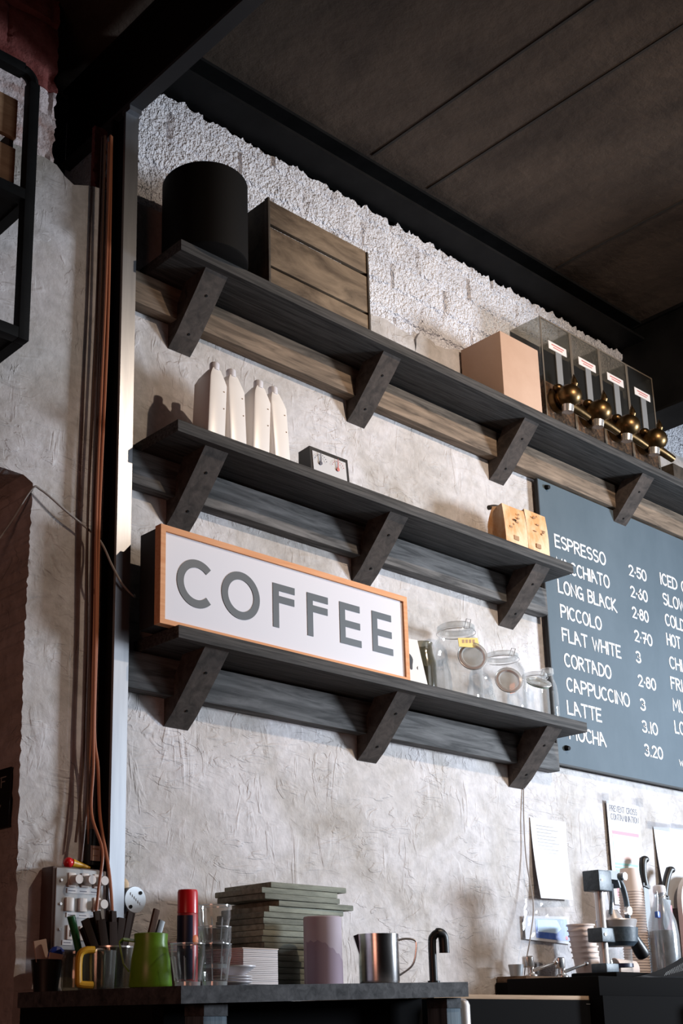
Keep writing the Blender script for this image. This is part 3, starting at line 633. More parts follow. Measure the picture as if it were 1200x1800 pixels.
def jar(label, cx, cy, r, zt, rn):
    t = thing('glass_jar', (cx, cy, ZL), label, 'jar', 'clip-top jars on the lowest shelf')
    h = zt - ZL; zs = ZL + h * .66
    b = jarbody(t, cx, cy, [(r * .92, ZL), (r * .98, ZL + .006), (r, ZL + .02), (r, zs), (r * .97, zs + h * .06), (r * .86, zs + h * .14), (rn, zs + h * .21), (rn, zt - h * .07), (rn * 1.08, zt - h * .06), (rn * 1.08, zt - h * .02), (rn, zt)], .004, M_glass)
    MB().lathe(cx, cy, [(rn * 1.0, zt - h * .08), (rn * 1.12, zt - h * .07), (rn * 1.12, zt - h * .02), (rn, zt)], 36).out('rim', M_glassthick, t)
    w = MB(); w.tube([(cx + (rn * 1.12 + .002) * math.cos(a), cy + (rn * 1.12 + .002) * math.sin(a), zt - h * .10) for a in [i * PI / 12 for i in range(24)]], .0016, 6, 1, True)
    w.tube([(cx - rn * .5, cy - rn * 1.05, zt - h * .1), (cx - rn * .5, cy - rn * 1.25, zt + .002), (cx - rn * .1, cy - rn * 1.25, zt + .004), (cx - rn * .1, cy - rn * 1.08, zt - h * .1)], .0014, 6, 1)
    w.out('wire_clip', M_chrome, t)
    return t
def lid(t, c, r, yaw, pitch, seal):
    K = Matrix.Translation(c) @ Matrix.Rotation(yaw, 4, 'Z') @ Matrix.Rotation(pitch, 4, 'X')
    l = MB().lathe(0, 0, [(0, -.004), (r * .72, -.004), (r * .80, .003), (r, .003), (r, .011), (r * .78, .012), (r * .68, .005), (0, .005)], 36, tilt=K).out('lid', M_glassthick, t)
    MB().lathe(0, 0, [(r * .80, -.002), (r * .93, -.002), (r * .93, .003), (r * .80, .003)], 36, True, tilt=K).out('seal', seal, l)
    K2 = K
    MB().tube([K2 @ Vector((r * 1.03 * math.cos(a), r * 1.03 * math.sin(a), .007)) for a in [i * PI / 14 for i in range(28)]], .0015, 6, 1, True).out('lid_wire', M_chrome, l)
    return l
j = jar('largest clip-top jar, with a yellow tag, beside the card', 3.268, -.100, .082, 1.312, .058)
lid(j, (3.228, -.196, 1.172), .048, -.62, PI / 2 - .12, M_rubber)
g = MB().prism([(3.152, 1.222), (3.255, 1.242), (3.262, 1.208), (3.156, 1.193)], -.203, -.2018).out('tag', M_yelpap, j, smooth=False)
m = MB()
for k in range(4): m.prism([(3.172 + .018 * k, 1.208 + .0035 * k), (3.184 + .018 * k, 1.2105 + .0035 * k), (3.184 + .018 * k, 1.2225 + .0035 * k), (3.172 + .018 * k, 1.220 + .0035 * k)], -.2034, -.203)
m.out('tag_print', M_bprint, g, smooth=False)
j = jar('medium clip-top jar with an orange label, right of the largest jar', 3.503, -.105, .080, 1.252, .054)
lid(j, (3.415, -.196, 1.120), .046, -.62, PI / 2 - .20, M_rubber)
MB().prism([(3.283, 1.112), (3.312, 1.124), (3.309, 1.088), (3.284, 1.080)], -.191, -.1898).xf(Matrix.Translation((.15, .004, 0))).out('label', M_oran, j, smooth=False)
j = jar('smallest clip-top jar with its lid hanging open, near the menu board', 3.690, -.105, .047, 1.212, .040)
lid(j, (3.622, -.168, 1.150), .044, -.4, PI / 2 - .95, M_rubberg)
t = thing('glass_bottle', (3.775, -.100, ZL), 'small clear bottle at the right end of the lowest shelf', 'bottle')
jarbody(t, 3.775, -.100, [(.030, ZL), (.034, ZL + .006), (.034, ZL + .115), (.030, ZL + .150), (.020, ZL + .178), (.0185, ZL + .20)], .003, M_glass)
MB().lathe(3.775, -.1, [(.0185, ZL + .190), (.023, ZL + .192), (.023, ZL + .212), (.018, ZL + .215)], 28).out('neck_ring', M_glassthick, t)
t = thing('glass_jar', (3.136, -.055, ZL), 'dusty greenish jar half hidden behind the card and the largest jar', 'jar', 'clip-top jars on the lowest shelf')
jarbody(t, 3.136, -.055, [(.044, ZL), (.048, ZL + .01), (.048, ZL + .13), (.040, ZL + .16), (.036, ZL + .19), (.039, ZL + .20)], .004, M_darkjar)
MB().lathe(3.136, -.055, [(0, ZL + .02), (.043, ZL + .02), (.043, ZL + .11), (0, ZL + .112)], 28).out('contents', mat('dusty_contents', (0.16, 0.145, 0.10), 0.9, 0, (0.26, 0.24, 0.18), (40, 40, 40)), t)

# ================================================================ LEFT RACK
t = thing('wall_rack', (1.15, -.16, 1.636), 'black tubular metal rack hanging at the upper left edge', 'rack')
m = MB(); w = .030; X1, X0, Z0, Z1 = 1.428, .75, 1.634, 2.438
for y in (-.315, -.035):
    m.box(X1 - w, X1, y, y + w, Z0, Z1 - .045, .002).box(X0, X0 + w, y, y + w, Z0, Z1 - .045, .002).box(X0 + w, X1 - .045, y, y + w, Z1 - w, Z1, .002).box(X0 + w, X1 - w, y, y + w, Z0, Z0 + w, .002)
    for xc, sx in ((X1 - .045, 1), (X0 + .045, -1)):
        pts = [(xc + sx * .030 * math.sin(a), y + w / 2, Z1 - .045 + .030 * math.cos(a)) for a in [i * PI / 16 for i in range(9)]]
        m.tube(pts, .0165, 8, 1)
m.out('frame', M_black, t)
for z in (Z0, 2.030):
    MB().box(X1 - w, X1, -.285, -.035, z, z + w).out('depth_bar', M_black, t); MB().box(X0, X0 + w, -.285, -.035, z, z + w).out('depth_bar', M_black, t)
MB().box(X0 + w, X1 - w, -.315, -.285, 2.030, 2.060).out('cross_bar', M_black, t)
MB().box(X0 + w, X1 - w, -.285, -.04, 2.036, 2.052).out('shelf_plate', M_black, t)
MB().box(X0 + w, X1 - w, -.285, -.04, 1.640, 1.652).out('shelf_plate', M_black, t)
t = thing('wooden_crate', (1.12, -.16, 2.052), 'orange brown slatted crate inside the black rack at upper left', 'crate')
for a, b in ((2.055, 2.196), (2.228, 2.346)): MB().box(.80, 1.385, -.278, -.264, a, b, .002).out('plank', wood_mat('orange_brown_plank', (0.26, 0.13, 0.065), (0.50, 0.31, 0.18), 'x', freq=24), t)
MB().box(.80, 1.385, -.07, -.056, 2.055, 2.15, .002).out('plank', M_crate, t)
for x in (.80, 1.371): MB().box(x, x + .014, -.264, -.07, 2.055, 2.25, .002).out('end_panel', M_crated, t)
# ================================================================ DOORWAY SIDE
t = thing('door_sign', (1.630, .16, .48), 'black sign with white letters on the doorway side at the left edge', 'sign')
MB().box(1.6265, 1.6315, .028, .30, .482, .637).out('plate', M_blackp, t)
m = MB(); plx = lambda y0, z0: (lambda u, v, k: (1.6264 - k, y0 - u, z0 + v))
lettering(m, 'STAFF', plx(.205, .588), .026, .155, .0028); lettering(m, 'ONLY', plx(.215, .512), .030, .145, .0028); m.out('lettering', mat('dim_white_letter', (0.30, 0.30, 0.28), 0.7), t, smooth=False)
def cable(name, label, pts, r, m): return tag(MB().tube(pts, r, 8, 6).out(name, m), label, 'cable')
cable('cable', 'thin pale cable drooping from the doorway corner to the steel column', [(1.30, .30, .72), (1.45, .19, 1.00), (1.55, .10, 1.20), (1.602, .06, 1.30), (1.628, -.012, 1.392), (1.654, -.022, 1.396), (1.73, -.03, 1.352), (1.813, -.03, 1.312), (1.837, -.05, 1.276), (1.850, -.080, 1.21), (1.880, -.085, 1.163), (1.925, -.080, 1.135), (1.962, -.03, 1.16)], .0032, M_whitecable)
CU = [(1.822, 2.60), (1.822, 2.047), (1.818, 1.715), (1.813, 1.365), (1.817, 1.035), (1.817, .751)]
tails = [((1.826, .646), (1.824, .525), (1.820, .422), (1.812, .334), (1.801, .220), (1.786, .13)), ((1.842, .648), (1.853, .513), (1.864, .381), (1.877, .280), (1.884, .16)), ((1.818, .60), (1.81, .48), (1.803, .40), (1.80, .30), (1.79, .15)), ((1.805, .60), (1.792, .45), (1.785, .38), (1.783, .15)), ((1.83, .6), (1.838, .45), (1.842, .38), (1.845, .12))]
CL = ['copper coloured cable that turns pale pink in front of the grey control box', 'copper cable beside the steel column, ending right of the control box', 'dark brown cable behind the copper ones', 'dark brown cable at the left side of the cable run', 'brown cable closest to the wall in the cable run']
for k, tl in enumerate(tails):
    dx = (.004, .013, -.004, -.011, .020)[k]; y = (-.052, -.050, -.040, -.030, -.022)[k]
    pts = [(x + dx + .003 * math.sin(z * 3 + k * 2), y, z) for x, z in CU] + [(x, (-.112 if (k == 0 and z < .45) else -.078 if (k == 1 and z < .42) else y), z) for x, z in tl]
    if k >= 2: pts = [p for p in pts if p[2] > .39]
    o = cable('cable', CL[k], pts, (.0040, .0044, .0040, .0035, .0035)[k], (M_copper, M_copper, M_copperd, M_copperd, M_copper)[k]); o['group'] = 'cables running down beside the column'
# power adapter with label
t = thing('power_adapter', (1.852, -.02, .40), 'small black adapter with a pale label behind the cables', 'adapter')
MB().box(1.836, 1.870, -.03, -.001, .395, .49, .003).out('body', M_blackp, t); lb = MB().box(1.839, 1.868, -.0315, -.030, .407, .446).out('label', M_sachet, t)
MB().box(1.844, 1.863, -.0322, -.0315, .436, .439).box(1.846, 1.860, -.0322, -.0315, .419, .421).out('label_print', M_bprint, lb)
# control box
CBX = Matrix.Translation((.027, .045, .004))
t = thing('control_box', (1.78, -.03, .18), 'grey control box with cream knobs and switches on the wall at lower left', 'control box')
MB().box(1.709, 1.878, -.058, -.002, .170, .382, .006).out('case', M_maroon, t)
fp = MB().box(1.690, 1.842, -.108, -.100, .172, .374, .004).xf(CBX).out('front_plate', M_grey, t)
for x, z in ((1.735, .345), (1.774, .346), (1.812, .346), (1.812, .287)):
    k = MB().box(x - .011, x + .011, -.112, -.107, z - .018, z + .018, .002).cyl((x + .004, -.110, z), (x + .004, -.138, z), .0125, .0115, 24).xf(CBX).out('knob', M_knob, t)
for x, z in ((1.728, .284), (1.768, .284)): MB().box(x - .011, x + .011, -.116, -.107, z - .017, z + .017, .002).xf(CBX).out('rocker_switch', M_knob, t)
for x, z in ((1.733, .215), (1.771, .214)):
    r_s = MB().box(x - .009, x + .009, -.113, -.107, z - .018, z + .018, .002).xf(CBX).out('rocker_switch', M_knob, t); MB().box(x - .0015, x + .0015, -.1145, -.113, z - .010, z + .006).xf(CBX).out('switch_mark', M_ink, r_s)
for z0, x0 in ((.312, 1.722), (.252, 1.722), (.184, 1.712)):
    q = MB().box(x0, x0 + (.10 if z0 > .2 else .03), -.110, -.107, z0, z0 + .012).xf(CBX).out('label_strip', M_paper, t); s = MB()
    for k in range(3 if z0 > .2 else 1): s.box(x0 + .004 + k * .034, x0 + .024 + k * .034, -.1106, -.110, z0 + .005, z0 + .007)
    s.xf(CBX).out('label_print', M_greyp, q)
for z in (.343, .284, .222): MB().cyl((1.704, -.107, z), (1.704, -.112, z), .0035, n=10).xf(CBX).out('screw', M_chrome, t)
t = thing('screwdriver', (1.80, -.035, .382), 'small yellow tool with a red ball end lying on the control box', 'tool')
MB().ball((1.769, -.035, .396), .0135).out('ball_end', M_red, t); MB().cyl((1.780, -.035, .396), (1.834, -.035, .387), .011, .0035, 16).out('handle', M_yel, t)
t = thing('junction_box', (1.961, -.03, .31), 'round grey metal junction box right of the column foot', 'junction box')
MB().cyl((1.961, -.001, .311), (1.961, -.058, .311), .0335, n=40).out('case', mat('blue_grey_case', (0.10, 0.13, 0.17), 0.5), t)
cv = MB().cyl((1.961, -.056, .311), (1.961, -.062, .311), .0345, .0335, 40).out('cover', M_zinc, t)
MB().cyl((1.977, -.062, .329), (1.977, -.064, .329), .0048, n=14).out('screw', M_black, cv); MB().cyl((1.946, -.062, .292), (1.946, -.064, .292), .0048, n=14).out('screw', M_black, cv)
m = MB()
for k in range(6): a = k / 5; m.box(1.945 + .03 * a, 1.949 + .03 * a, -.0635, -.062, .322 - .024 * a, .329 - .024 * a)
m.out('embossing', M_zinc, cv)
t = tag(MB().ball((1.946, -.022, .352), .018, (1.1, .9, 1.0), 16, 10).out('foam_plug', M_sponge), 'beige foam lump above the round junction box', 'foam')

# ================================================================ COUNTER
def ztop(x): return .074 + .0225 * (x - 1.655)
t = thing('counter', (2.1, -.33, -.9), 'black-stained wooden counter on posts with cups and glasses on it', 'counter')
a, b = 1.655, 2.568
m = MB(); m.prism([(a, ztop(a) - .036), (b, ztop(b) - .036), (b, ztop(b)), (a, ztop(a))], -.656, -.004); m.out('worktop', M_counter, t, smooth=False)
for x0, x1 in ((1.735, 1.800), (2.512, 2.566)):
    mp = MB().box(x0, x1, -.63, -.565, -.9, ztop(x0) - .062, .003).out('post', M_post, t); MB().box(x0, x1, -.632, -.565, ztop(x0) - .062, ztop(x0) - .037).out('cap_block', M_counter, mp)
MB().prism([(1.69, -.9), (2.566, -.9), (2.566, ztop(2.566) - .0365), (1.69, ztop(1.69) - .0365)], -.50, -.48).out('back_panel', M_matte, t)
MB().box(1.66, 1.69, -.55, -.01, -.9, ztop(1.66) - .037).out('side_panel', M_matte, t)

def on(x): return ztop(x)
# left group is placed further back along the counter end
def tub():
    x, y = 1.694, -.068; z = on(x); t = thing('sachet_tub', (x, y, z), 'black tapered tub holding sachets at the left end of the counter', 'tub')
    MB().lathe(x, y, [(0, z), (.029, z), (.038, z + .072), (.039, z + .076), (.036, z + .076), (.026, z + .006), (0, z + .006)], 36).out('body', M_blackp, t)
    return x, y, z
x, y, z = tub()
t = tag(MB().box(-.018, .018, -.003, .003, 0, .112, .002).xf(Matrix.Translation((x - .006, y - .010, z + .012)) @ Matrix.Rotation(-.20, 4, 'Y')).out('sachet', M_sachet), 'pale pink sugar sachet standing in the black tub', 'sachet', 'sachets in the black tub')
m = MB().ball((x + .018, y - .016, z + .086), .024, (1.0, .55, .95), 9, 6); t = tag(m.out('sachet', M_blue, None, smooth=False), 'shiny blue foil sachet in the black tub', 'sachet', 'sachets in the black tub')
t = tag(MB().box(-.022, .022, -.003, .003, 0, .016, .001).xf(Matrix.Translation((x + .012, y - .026, z + .074)) @ Matrix.Rotation(.12, 4, 'Y')).out('sachet', M_sachet), 'cream sachet lying flat under the blue foil sachet', 'sachet', 'sachets in the black tub')
# glass jar with green tool
x, y = 1.735, -.140; z = on(x)
t = thing('glass_tumbler', (x, y, z), 'dim clear glass jar holding the green tool', 'jar')
MB().lathe(x, y, [(0, z), (.034, z), (.037, z + .01), (.037, z + .075), (.033, z + .083), (.036, z + .086), (.036, z + .092), (.031, z + .092), (.033, z + .07), (.033, z + .008), (0, z + .008)], 36).out('body', M_darkjar, t)
t = tag(MB().tube([(x + .012, y - .01, z + .03), (x - .004, y - .01, z + .10), (x - .030, y - .014, z + .175)], lambda q: .0075 + .003 * q, 12).out('peeler', M_greenp), 'green handled tool leaning out of the dim glass jar', 'tool')
# measuring jug with yellow handle
x, y = 1.728, -.245; z = on(x)
t = thing('measuring_cup', (x, y, z), 'clear measuring cup with a yellow handle', 'measuring cup')
MB().lathe(x, y, [(0, z), (.036, z), (.040, z + .09), (.0375, z + .09), (.034, z + .006), (0, z + .006)], 36).out('body', M_darkjar, t)
hx = x - .044
MB().tube([(x - .020, y - .032, z + .090), (x - .044, y - .034, z + .088), (x - .056, y - .034, z + .072), (x - .056, y - .034, z + .020), (x - .052, y - .034, z + .012), (x - .022, y - .032, z + .010)], .0085, 10, 3).xf(rotz((x, y, z), -.35)).out('handle', M_yel, t)
# steel jug of utensils
x, y = 1.805, -.188; z = on(x)
t = thing('utensil_jug', (x, y, z), 'clear glass jug packed with dark wooden stirrers', 'jug')
MB().lathe(x, y, [(0, z), (.046, z), (.049, z + .10), (.046, z + .10), (.043, z + .006), (0, z + .006)], 40).out('body', M_darkjar, t)
MB().tube([(x - .044, y - .02, z + .092), (x - .072, y - .028, z + .086), (x - .072, y - .028, z + .03), (x - .047, y - .02, z + .018)], .005, 8, 3).out('handle', M_chrome, t)
MB().lathe(x, y, [(.046, z + .099), (.0505, z + .099), (.0505, z + .103), (.046, z + .103)], 40, True).out('rim', M_chrome, t)
rnd = random.Random(3)
UL = ['leftmost', 'second', 'third', 'fourth', 'fifth', 'sixth', 'seventh', 'eighth', 'ninth', 'rightmost']
for k in range(14):
    a = -.034 + .068 * k / 13; bx = x + a * .55; by = y + rnd.uniform(-.022, .022); ln = rnd.uniform(.150, .185); an = (a * 9.0) - .10 + rnd.uniform(-.12, .12)
    o = MB().box(-.0115, .0115, -.003, .003, 0, ln, .0015).xf(Matrix.Translation((bx, by, z + .010)) @ Matrix.Rotation(an, 4, 'Y') @ Matrix.Rotation(rnd.uniform(-.5, .5), 4, 'Z')).out('stirrer', mat('dark_brown_stirrer', (0.022, 0.013, 0.010), 0.8, spec=0.15))
    tag(o, 'dark wooden stirrer standing in the clear glass jug', 'stirrer', 'stirrers in the clear glass jug')
# green pitcher
x, y = 1.702, -.485; z = on(x)
GX = x
t = thing('milk_pitcher', (x, y, z), 'green enamel milk pitcher with knife handles standing in it', 'pitcher')
MB().lathe(x, y, [(0, z), (.046, z), (.048, z + .004), (.043, z + .06), (.0365, z + .095), (.0375, z + .115), (.036, z + .116), (.0345, z + .095), (.041, z + .06), (.045, z + .006), (0, z + .006)], 48).out('body', M_green, t)
hm = MB()
K = [(x - .036, y - .01, z + .100), (x - .060, y - .014, z + .103), (x - .068, y - .015, z + .095), (x - .058, y - .015, z + .050), (x - .046, y - .012, z + .034)]
for p, q in zip(K, K[1:]): hm.quadbar(p, q, .016, .003, (1, 0, .3))
hm.xf(rotz((x, y, z), -.70)); hm.out('handle', M_green, t)
for k, (dx, an, ln) in enumerate(((-.004, .42, .165), (.010, .50, .142))):
    o = MB().box(-.0075, .0075, -.004, .004, 0, ln, .002).xf(Matrix.Translation((x + dx - .02, y + .008, z + .012)) @ Matrix.Rotation(an * .65, 4, 'Y')).out('table_knife', wood_mat('brown_handle', (0.05, 0.025, 0.016), (0.11, 0.06, 0.04), 'z') if k == 0 else M_steelblade)
    tag(o, ('taller brown wooden handle' if k == 0 else 'shorter steel handle') + ' sticking out of the green pitcher', 'cutlery')
# duralex style faceted glasses
def tumbler(x, y, z, label, top=.0375, bot=.0275, h=.089):
    t = thing('glass_tumbler', (x, y, z), label, 'glass', 'faceted glass tumblers on the counter')
    m = MB(); N_ = 36; rings = []
    prof = [(bot, 0, 0), (bot * 1.03, .006, .3), (bot * 1.12, h * .3, 1), (top * .93, h * .62, 1), (top * .99, h * .70, .15), (top, h, 0)]
    for r, zz, fa in prof: rings.append([m.bm.verts.new((x + r * (1 - .05 * fa * (1 - abs(math.cos(4.5 * 2 * PI * i / N_)))) * math.cos(2 * PI * i / N_), y + r * (1 - .05 * fa * (1 - abs(math.cos(4.5 * 2 * PI * i / N_)))) * math.sin(2 * PI * i / N_), z + zz)) for i in range(N_)])
    for r, zz in ((top - .002, h), (top - .003, h * .65), (bot * 1.0, h * .22), (bot * .8, .012)): rings.append([m.bm.verts.new((x + r * math.cos(2 * PI * i / N_), y + r * math.sin(2 * PI * i / N_), z + zz)) for i in range(N_)])
    for a, b in zip(rings, rings[1:]):
        for i in range(N_): m.bm.faces.new((a[i], a[(i + 1) % N_], b[(i + 1) % N_], b[i]))
    m.bm.faces.new(rings[0][::-1]); m.bm.faces.new(rings[-1]); m.out('body', M_glass, t)
    MB().lathe(x, y, [(top - .0022, z + h - .001), (top + .0006, z + h - .001), (top + .0006, z + h + .0012), (top - .0022, z + h + .0012)], 36, True).out('rim', M_glassthick, t)
    for k in range(9):
        a = 2 * PI * (k + .5) / 9; ca, sa = math.cos(a), math.sin(a)
        MB().tube([(x + (bot + .0006) * ca, y + (bot + .0006) * sa, z + .012), (x + (top * .93) * ca, y + (top * .93) * sa, z + h * .60), (x + (top * .99) * ca, y + (top * .99) * sa, z + h * .69)], .0011, 6, 2).out('flute_highlight', M_glassthick, t)  # milky rib added along each facet edge as a painted highlight
    MB().lathe(x, y, [(0, z + .0005), (bot * .98, z + .0005), (bot * .98, z + .009), (0, z + .011)], 30).out('base', M_glassthick, t)
    return t
z1 = on(1.73) + .0005; tumbler(1.735, -.575, z1, 'single faceted glass standing alone beside the green pitcher')
z2 = on(1.81) + .0005
tumbler(1.810, -.575, z2, 'bottom glass of the stack of three'); tumbler(1.810, -.575, z2 + .037, 'middle glass of the stack of three', .0372, .0272); tumbler(1.810, -.575, z2 + .084, 'top glass of the stack of three', .0362, .0268)
# red topped can
x, y = 1.925, -.33; z = on(x)
t = thing('spray_can', (x, y, z), 'tall can with a bright red cap behind the glasses', 'can')
MB().lathe(x, y, [(0, z), (.024, z), (.0252, z + .004), (.0252, z + .172), (.022, z + .180), (0, z + .180)], 36).out('body', M_redbody, t)
MB().lathe(x, y, [(0, z + .176), (.0248, z + .176), (.0248, z + .226), (.023, z + .232), (0, z + .233)], 36).out('cap', M_red, t)
m = MB()
for i in range(14):
    a0, a1 = math.radians(150 + i * 8), math.radians(158 + i * 8); m.prism([(x + .0256 * math.cos(a0), y + .0256 * math.sin(a0)), (x + .0256 * math.cos(a1), y + .0256 * math.sin(a1)), (x + .0251 * math.cos(a1), y + .0251 * math.sin(a1)), (x + .0251 * math.cos(a0), y + .0251 * math.sin(a0))], z + .02, z + .17, 'xy')
m.out('label', M_navy, t); MB().ball((x + .005, y - .0245, z + .112), .010, (1, .25, 1.2), 14, 8).out('emblem', M_oran, t)
# saucers
SG = 'small white saucers behind the glasses'
def saucer(x, y, z, r, label):
    o = MB().lathe(x, y, [(0, z), (r * .55, z), (r * .62, z + .002), (r, z + .009), (r, z + .011), (r * .6, z + .005), (0, z + .004)], 36).out('saucer', M_cap); return tag(o, label, 'saucer', SG)
for k, lb in enumerate(('lowest of the small white saucers stacked on the counter', 'second small white saucer from the counter top', 'third small white saucer from the counter top')): saucer(1.975, -.44, on(1.975) + .0004 + .0065 * k, .046, lb)
o = MB().lathe(1.985, -.44, [(0, on(1.985) + .026), (.020, on(1.985) + .026), (.047, on(1.985) + .045), (.047, on(1.985) + .048), (.018, on(1.985) + .029), (0, on(1.985) + .029)], 36).out('bowl', M_cap); tag(o, 'small white dish on top of the low saucer stack', 'dish')
# napkins
xa, xb, ya, yb = 2.042, 2.155, -.400, -.255; z = on(2.1)
t = thing('napkin_stack', (2.1, -.33, z), 'thick block of folded white paper napkins on the counter', 'napkins')
m = MB(); nl = 20; hh = .0885
for k in range(nl):
    rr = random.Random(k); o_ = rr.uniform(-.0012, .0012); z0 = z + hh * k / nl
    m.box(xa + o_, xb + o_, ya + o_, yb, z0 + .0004, z0 + hh / nl - .0002, .001)
m.out('folded_sheet', M_napkin, t); t.children[0]['kind'] = 'stuff'
m = MB().box(xa - .004, xb + .001, ya - .002, yb, z + hh, z + hh + .003, .001); m.out('top_sheet', mat('cream_napkin', (0.70, 0.60, 0.54), 0.85), t)
for k in range(4): saucer(1.985, -.22, on(1.99) + .078 + .0075 * k, .05, 'white saucer on the tall pile behind the napkins').__setitem__('group', 'white saucers behind the napkins')
t = thing('storage_tin', (1.985, -.22, on(1.985)), 'dark tin under the rear pile of white saucers', 'tin'); MB().lathe(1.985, -.22, [(0, on(1.985)), (.04, on(1.985)), (.04, on(1.985) + .0775), (0, on(1.985) + .0775)], 32).out('body', M_blackp, t)
# slate boards
rnd = random.Random(11); NB = 17; zb0 = on(2.34) + .0006; thk = (.3555 - zb0) / NB
offs = {16: .000, 15: -.034, 14: -.031, 13: .022, 12: -.011, 11: -.030, 10: -.032, 9: -.032}
ORD = ['lowest', 'second', 'third', 'fourth', 'fifth', 'sixth', 'seventh', 'eighth', 'ninth', 'tenth', 'eleventh', 'twelfth', 'thirteenth', 'fourteenth', 'fifteenth', 'sixteenth', 'topmost']
for k in range(NB):
    dx = offs.get(k, rnd.uniform(-.036, -.024)); x0 = 2.229 + dx; z0 = zb0 + thk * k; dy = rnd.uniform(-.004, .004); rot = rnd.uniform(-.012, .012)
    o = MB().box(x0, x0 + .274, -.300 + dy, -.105 + dy, z0, z0 + thk - .0009, .0022).xf(rotz((x0 + .137, -.2, z0), rot)).out('slate_board', M_slate, None, True, (x0 + .137, -.2, z0))
    tag(o, ('topmost' if k == 16 else 'lowest' if k == 0 else ORD[k] + ' from the bottom') + ' of the green-grey serving boards stacked on the counter', 'serving board', 'stacked green-grey serving boards')
# lilac roll
x, y = 2.310, -.400; z = on(x)
t = thing('paper_roll', (x, y, z), 'lilac paper tube with a torn layer, in front of the board stack', 'paper roll')
MB().lathe(x, y, [(0, z), (.0475, z), (.049, z + .003), (.049, z + .169), (.0465, z + .172), (.020, z + .172), (.020, z + .150), (0, z + .150)], 56).out('tube', M_lilac, t)
m = MB(); n = 26; A = []; B = []
for i in range(n + 1):
    a = math.radians(170 + 150 * i / n); u = i / n
    h0 = z + .004 if False else z + .002
    h1 = z + .108 - .055 * max(0, u - .35) / .65 - .003 * math.sin(u * 40) * (u < .9)
    for L_, r in ((A, .0494), (B, .0501)): L_.append((m.bm.verts.new((x + r * math.cos(a), y + r * math.sin(a), z + .001)), m.bm.verts.new((x + r * math.cos(a), y + r * math.sin(a), h1))))
for i in range(n):
    m.bm.faces.new((B[i][0], B[i + 1][0], B[i + 1][1], B[i][1])); m.bm.faces.new((B[i][1], B[i + 1][1], A[i + 1][1], A[i][1]))
m.out('torn_layer', M_lilacd, t)
# steel jug
x, y = 2.494, -.420; z = on(x)
JS = Matrix.Translation((x, y, z)) @ Matrix.Rotation(-.70, 4, 'Z') @ Matrix.Scale(1.035, 4) @ Matrix.Translation((-x, -y, -z))
t = thing('steel_jug', (x, y, z), 'brushed steel milk jug with a wire handle on the counter', 'jug')
MB().lathe(x, y, [(0, z), (.046, z), (.0505, z + .004), (.0515, z + .010), (.0515, z + .100), (.0525, z + .125), (.0508, z + .125), (.0500, z + .100), (.0495, z + .008), (0, z + .006)], 64).xf(JS).out('body', M_steel, t)
MB().prism([(x - .0505, z + .126), (x - .064, z + .121), (x - .0505, z + .075)], y - .012, y + .012).xf(JS).out('spout', M_steel, t)
MB().tube([(x + .050, y + .004, z + .110), (x + .070, y + .004, z + .114), (x + .092, y + .004, z + .111), (x + .098, y + .004, z + .100), (x + .092, y + .004, z + .062), (x + .080, y + .004, z + .042), (x + .050, y + .004, z + .022)], .0028, 8, 4).xf(JS).out('handle', M_chrome, t)
# black spout
x, y = 2.545, -.585; z = on(2.54); x = 2.535
t = thing('water_spout', (2.535, -.60, z), 'black hooked water spout at the right end of the counter', 'spout')
t.location = (2.548, -.560, z); x, y = 2.548, -.560
MB().tube([(x, y, z), (x, y, z + .098), (x + .003, y - .004, z + .118), (x + .014, y - .012, z + .126), (x + .026, y - .016, z + .116), (x + .028, y - .016, z + .076)], lambda q: .0105 if q < .55 else .0135, 16, 5).out('pipe', M_blackp, t)
MB().cyl((x, y, z), (x, y, z + .006), .016, n=24).out('collar', M_blackp, t)

# ================================================================ RIGHT WORKTOP
t = thing('sink_counter', (3.8, -.22, -.9), 'low black sink counter with a pale wood top edge along the wall at right', 'counter')
MB().box(2.66, 5.5, -.46, -.004, .058, .070, .001).out('worktop', M_plywood, t)
MB().box(2.66, 5.5, -.462, -.44, -.9, .058).out('front_panel', M_matte, t)
MB().box(2.66, 2.70, -.44, -.01, -.9, .058).out('side_panel', M_matte, t)
MB().box(3.34, 3.70, -.464, -.462, .045, .047).out('metal_trim', M_strip, t)
t = thing('sink_upstand', (3.6, -.1, .07), 'brown wooden ledge under the two taps', 'ledge')
MB().box(3.49, 3.86, -.11, -.004, .0702, .122, .002).out('riser', M_matte, t); MB().box(3.50, 3.845, -.125, -.004, .122, .142, .002).out('board', M_rust, t); MB().box(3.47, 3.74, -.150, -.112, .0702, .098, .002).out('lower_board', M_plywood, t)
MB().cyl((3.53, -.1255, .130), (3.53, -.127, .130), .003, n=8).out('screw', M_ink, t); MB().cyl((3.80, -.1255, .130), (3.80, -.127, .130), .003, n=8).out('screw', M_ink, t)
def tap(x, label):
    y = -.07; z = .142; t = thing('sink_tap', (x, y, z), label, 'tap', 'chrome taps over the sink')
    MB().lathe(x, y, [(0, z), (.022, z), (.022, z + .006), (.013, z + .012), (.012, z + .030), (0, z + .031)], 24).out('base', M_chrome, t)
    MB().lathe(x - .012, y, [(0, z + .030), (.017, z + .030), (.020, z + .036), (.020, z + .064), (.017, z + .068), (0, z + .069)], 24).out('head', M_chrome, t)
    lv = MB().tube([(x, y - .01, z + .020), (x + .03, y - .03, z + .032), (x + .07, y - .05, z + .046)], lambda q: .0065 - .002 * q, 10).out('lever', M_chrome, t); MB().ball((x + .072, y - .051, z + .047), .0085).out('lever_tip', M_chrome, lv)
    return t
tp = tap(3.600, 'chrome lever tap nearer the blue packet'); dup(tp, (.175, 0, 0), 'chrome lever tap nearer the stacked paper cups')
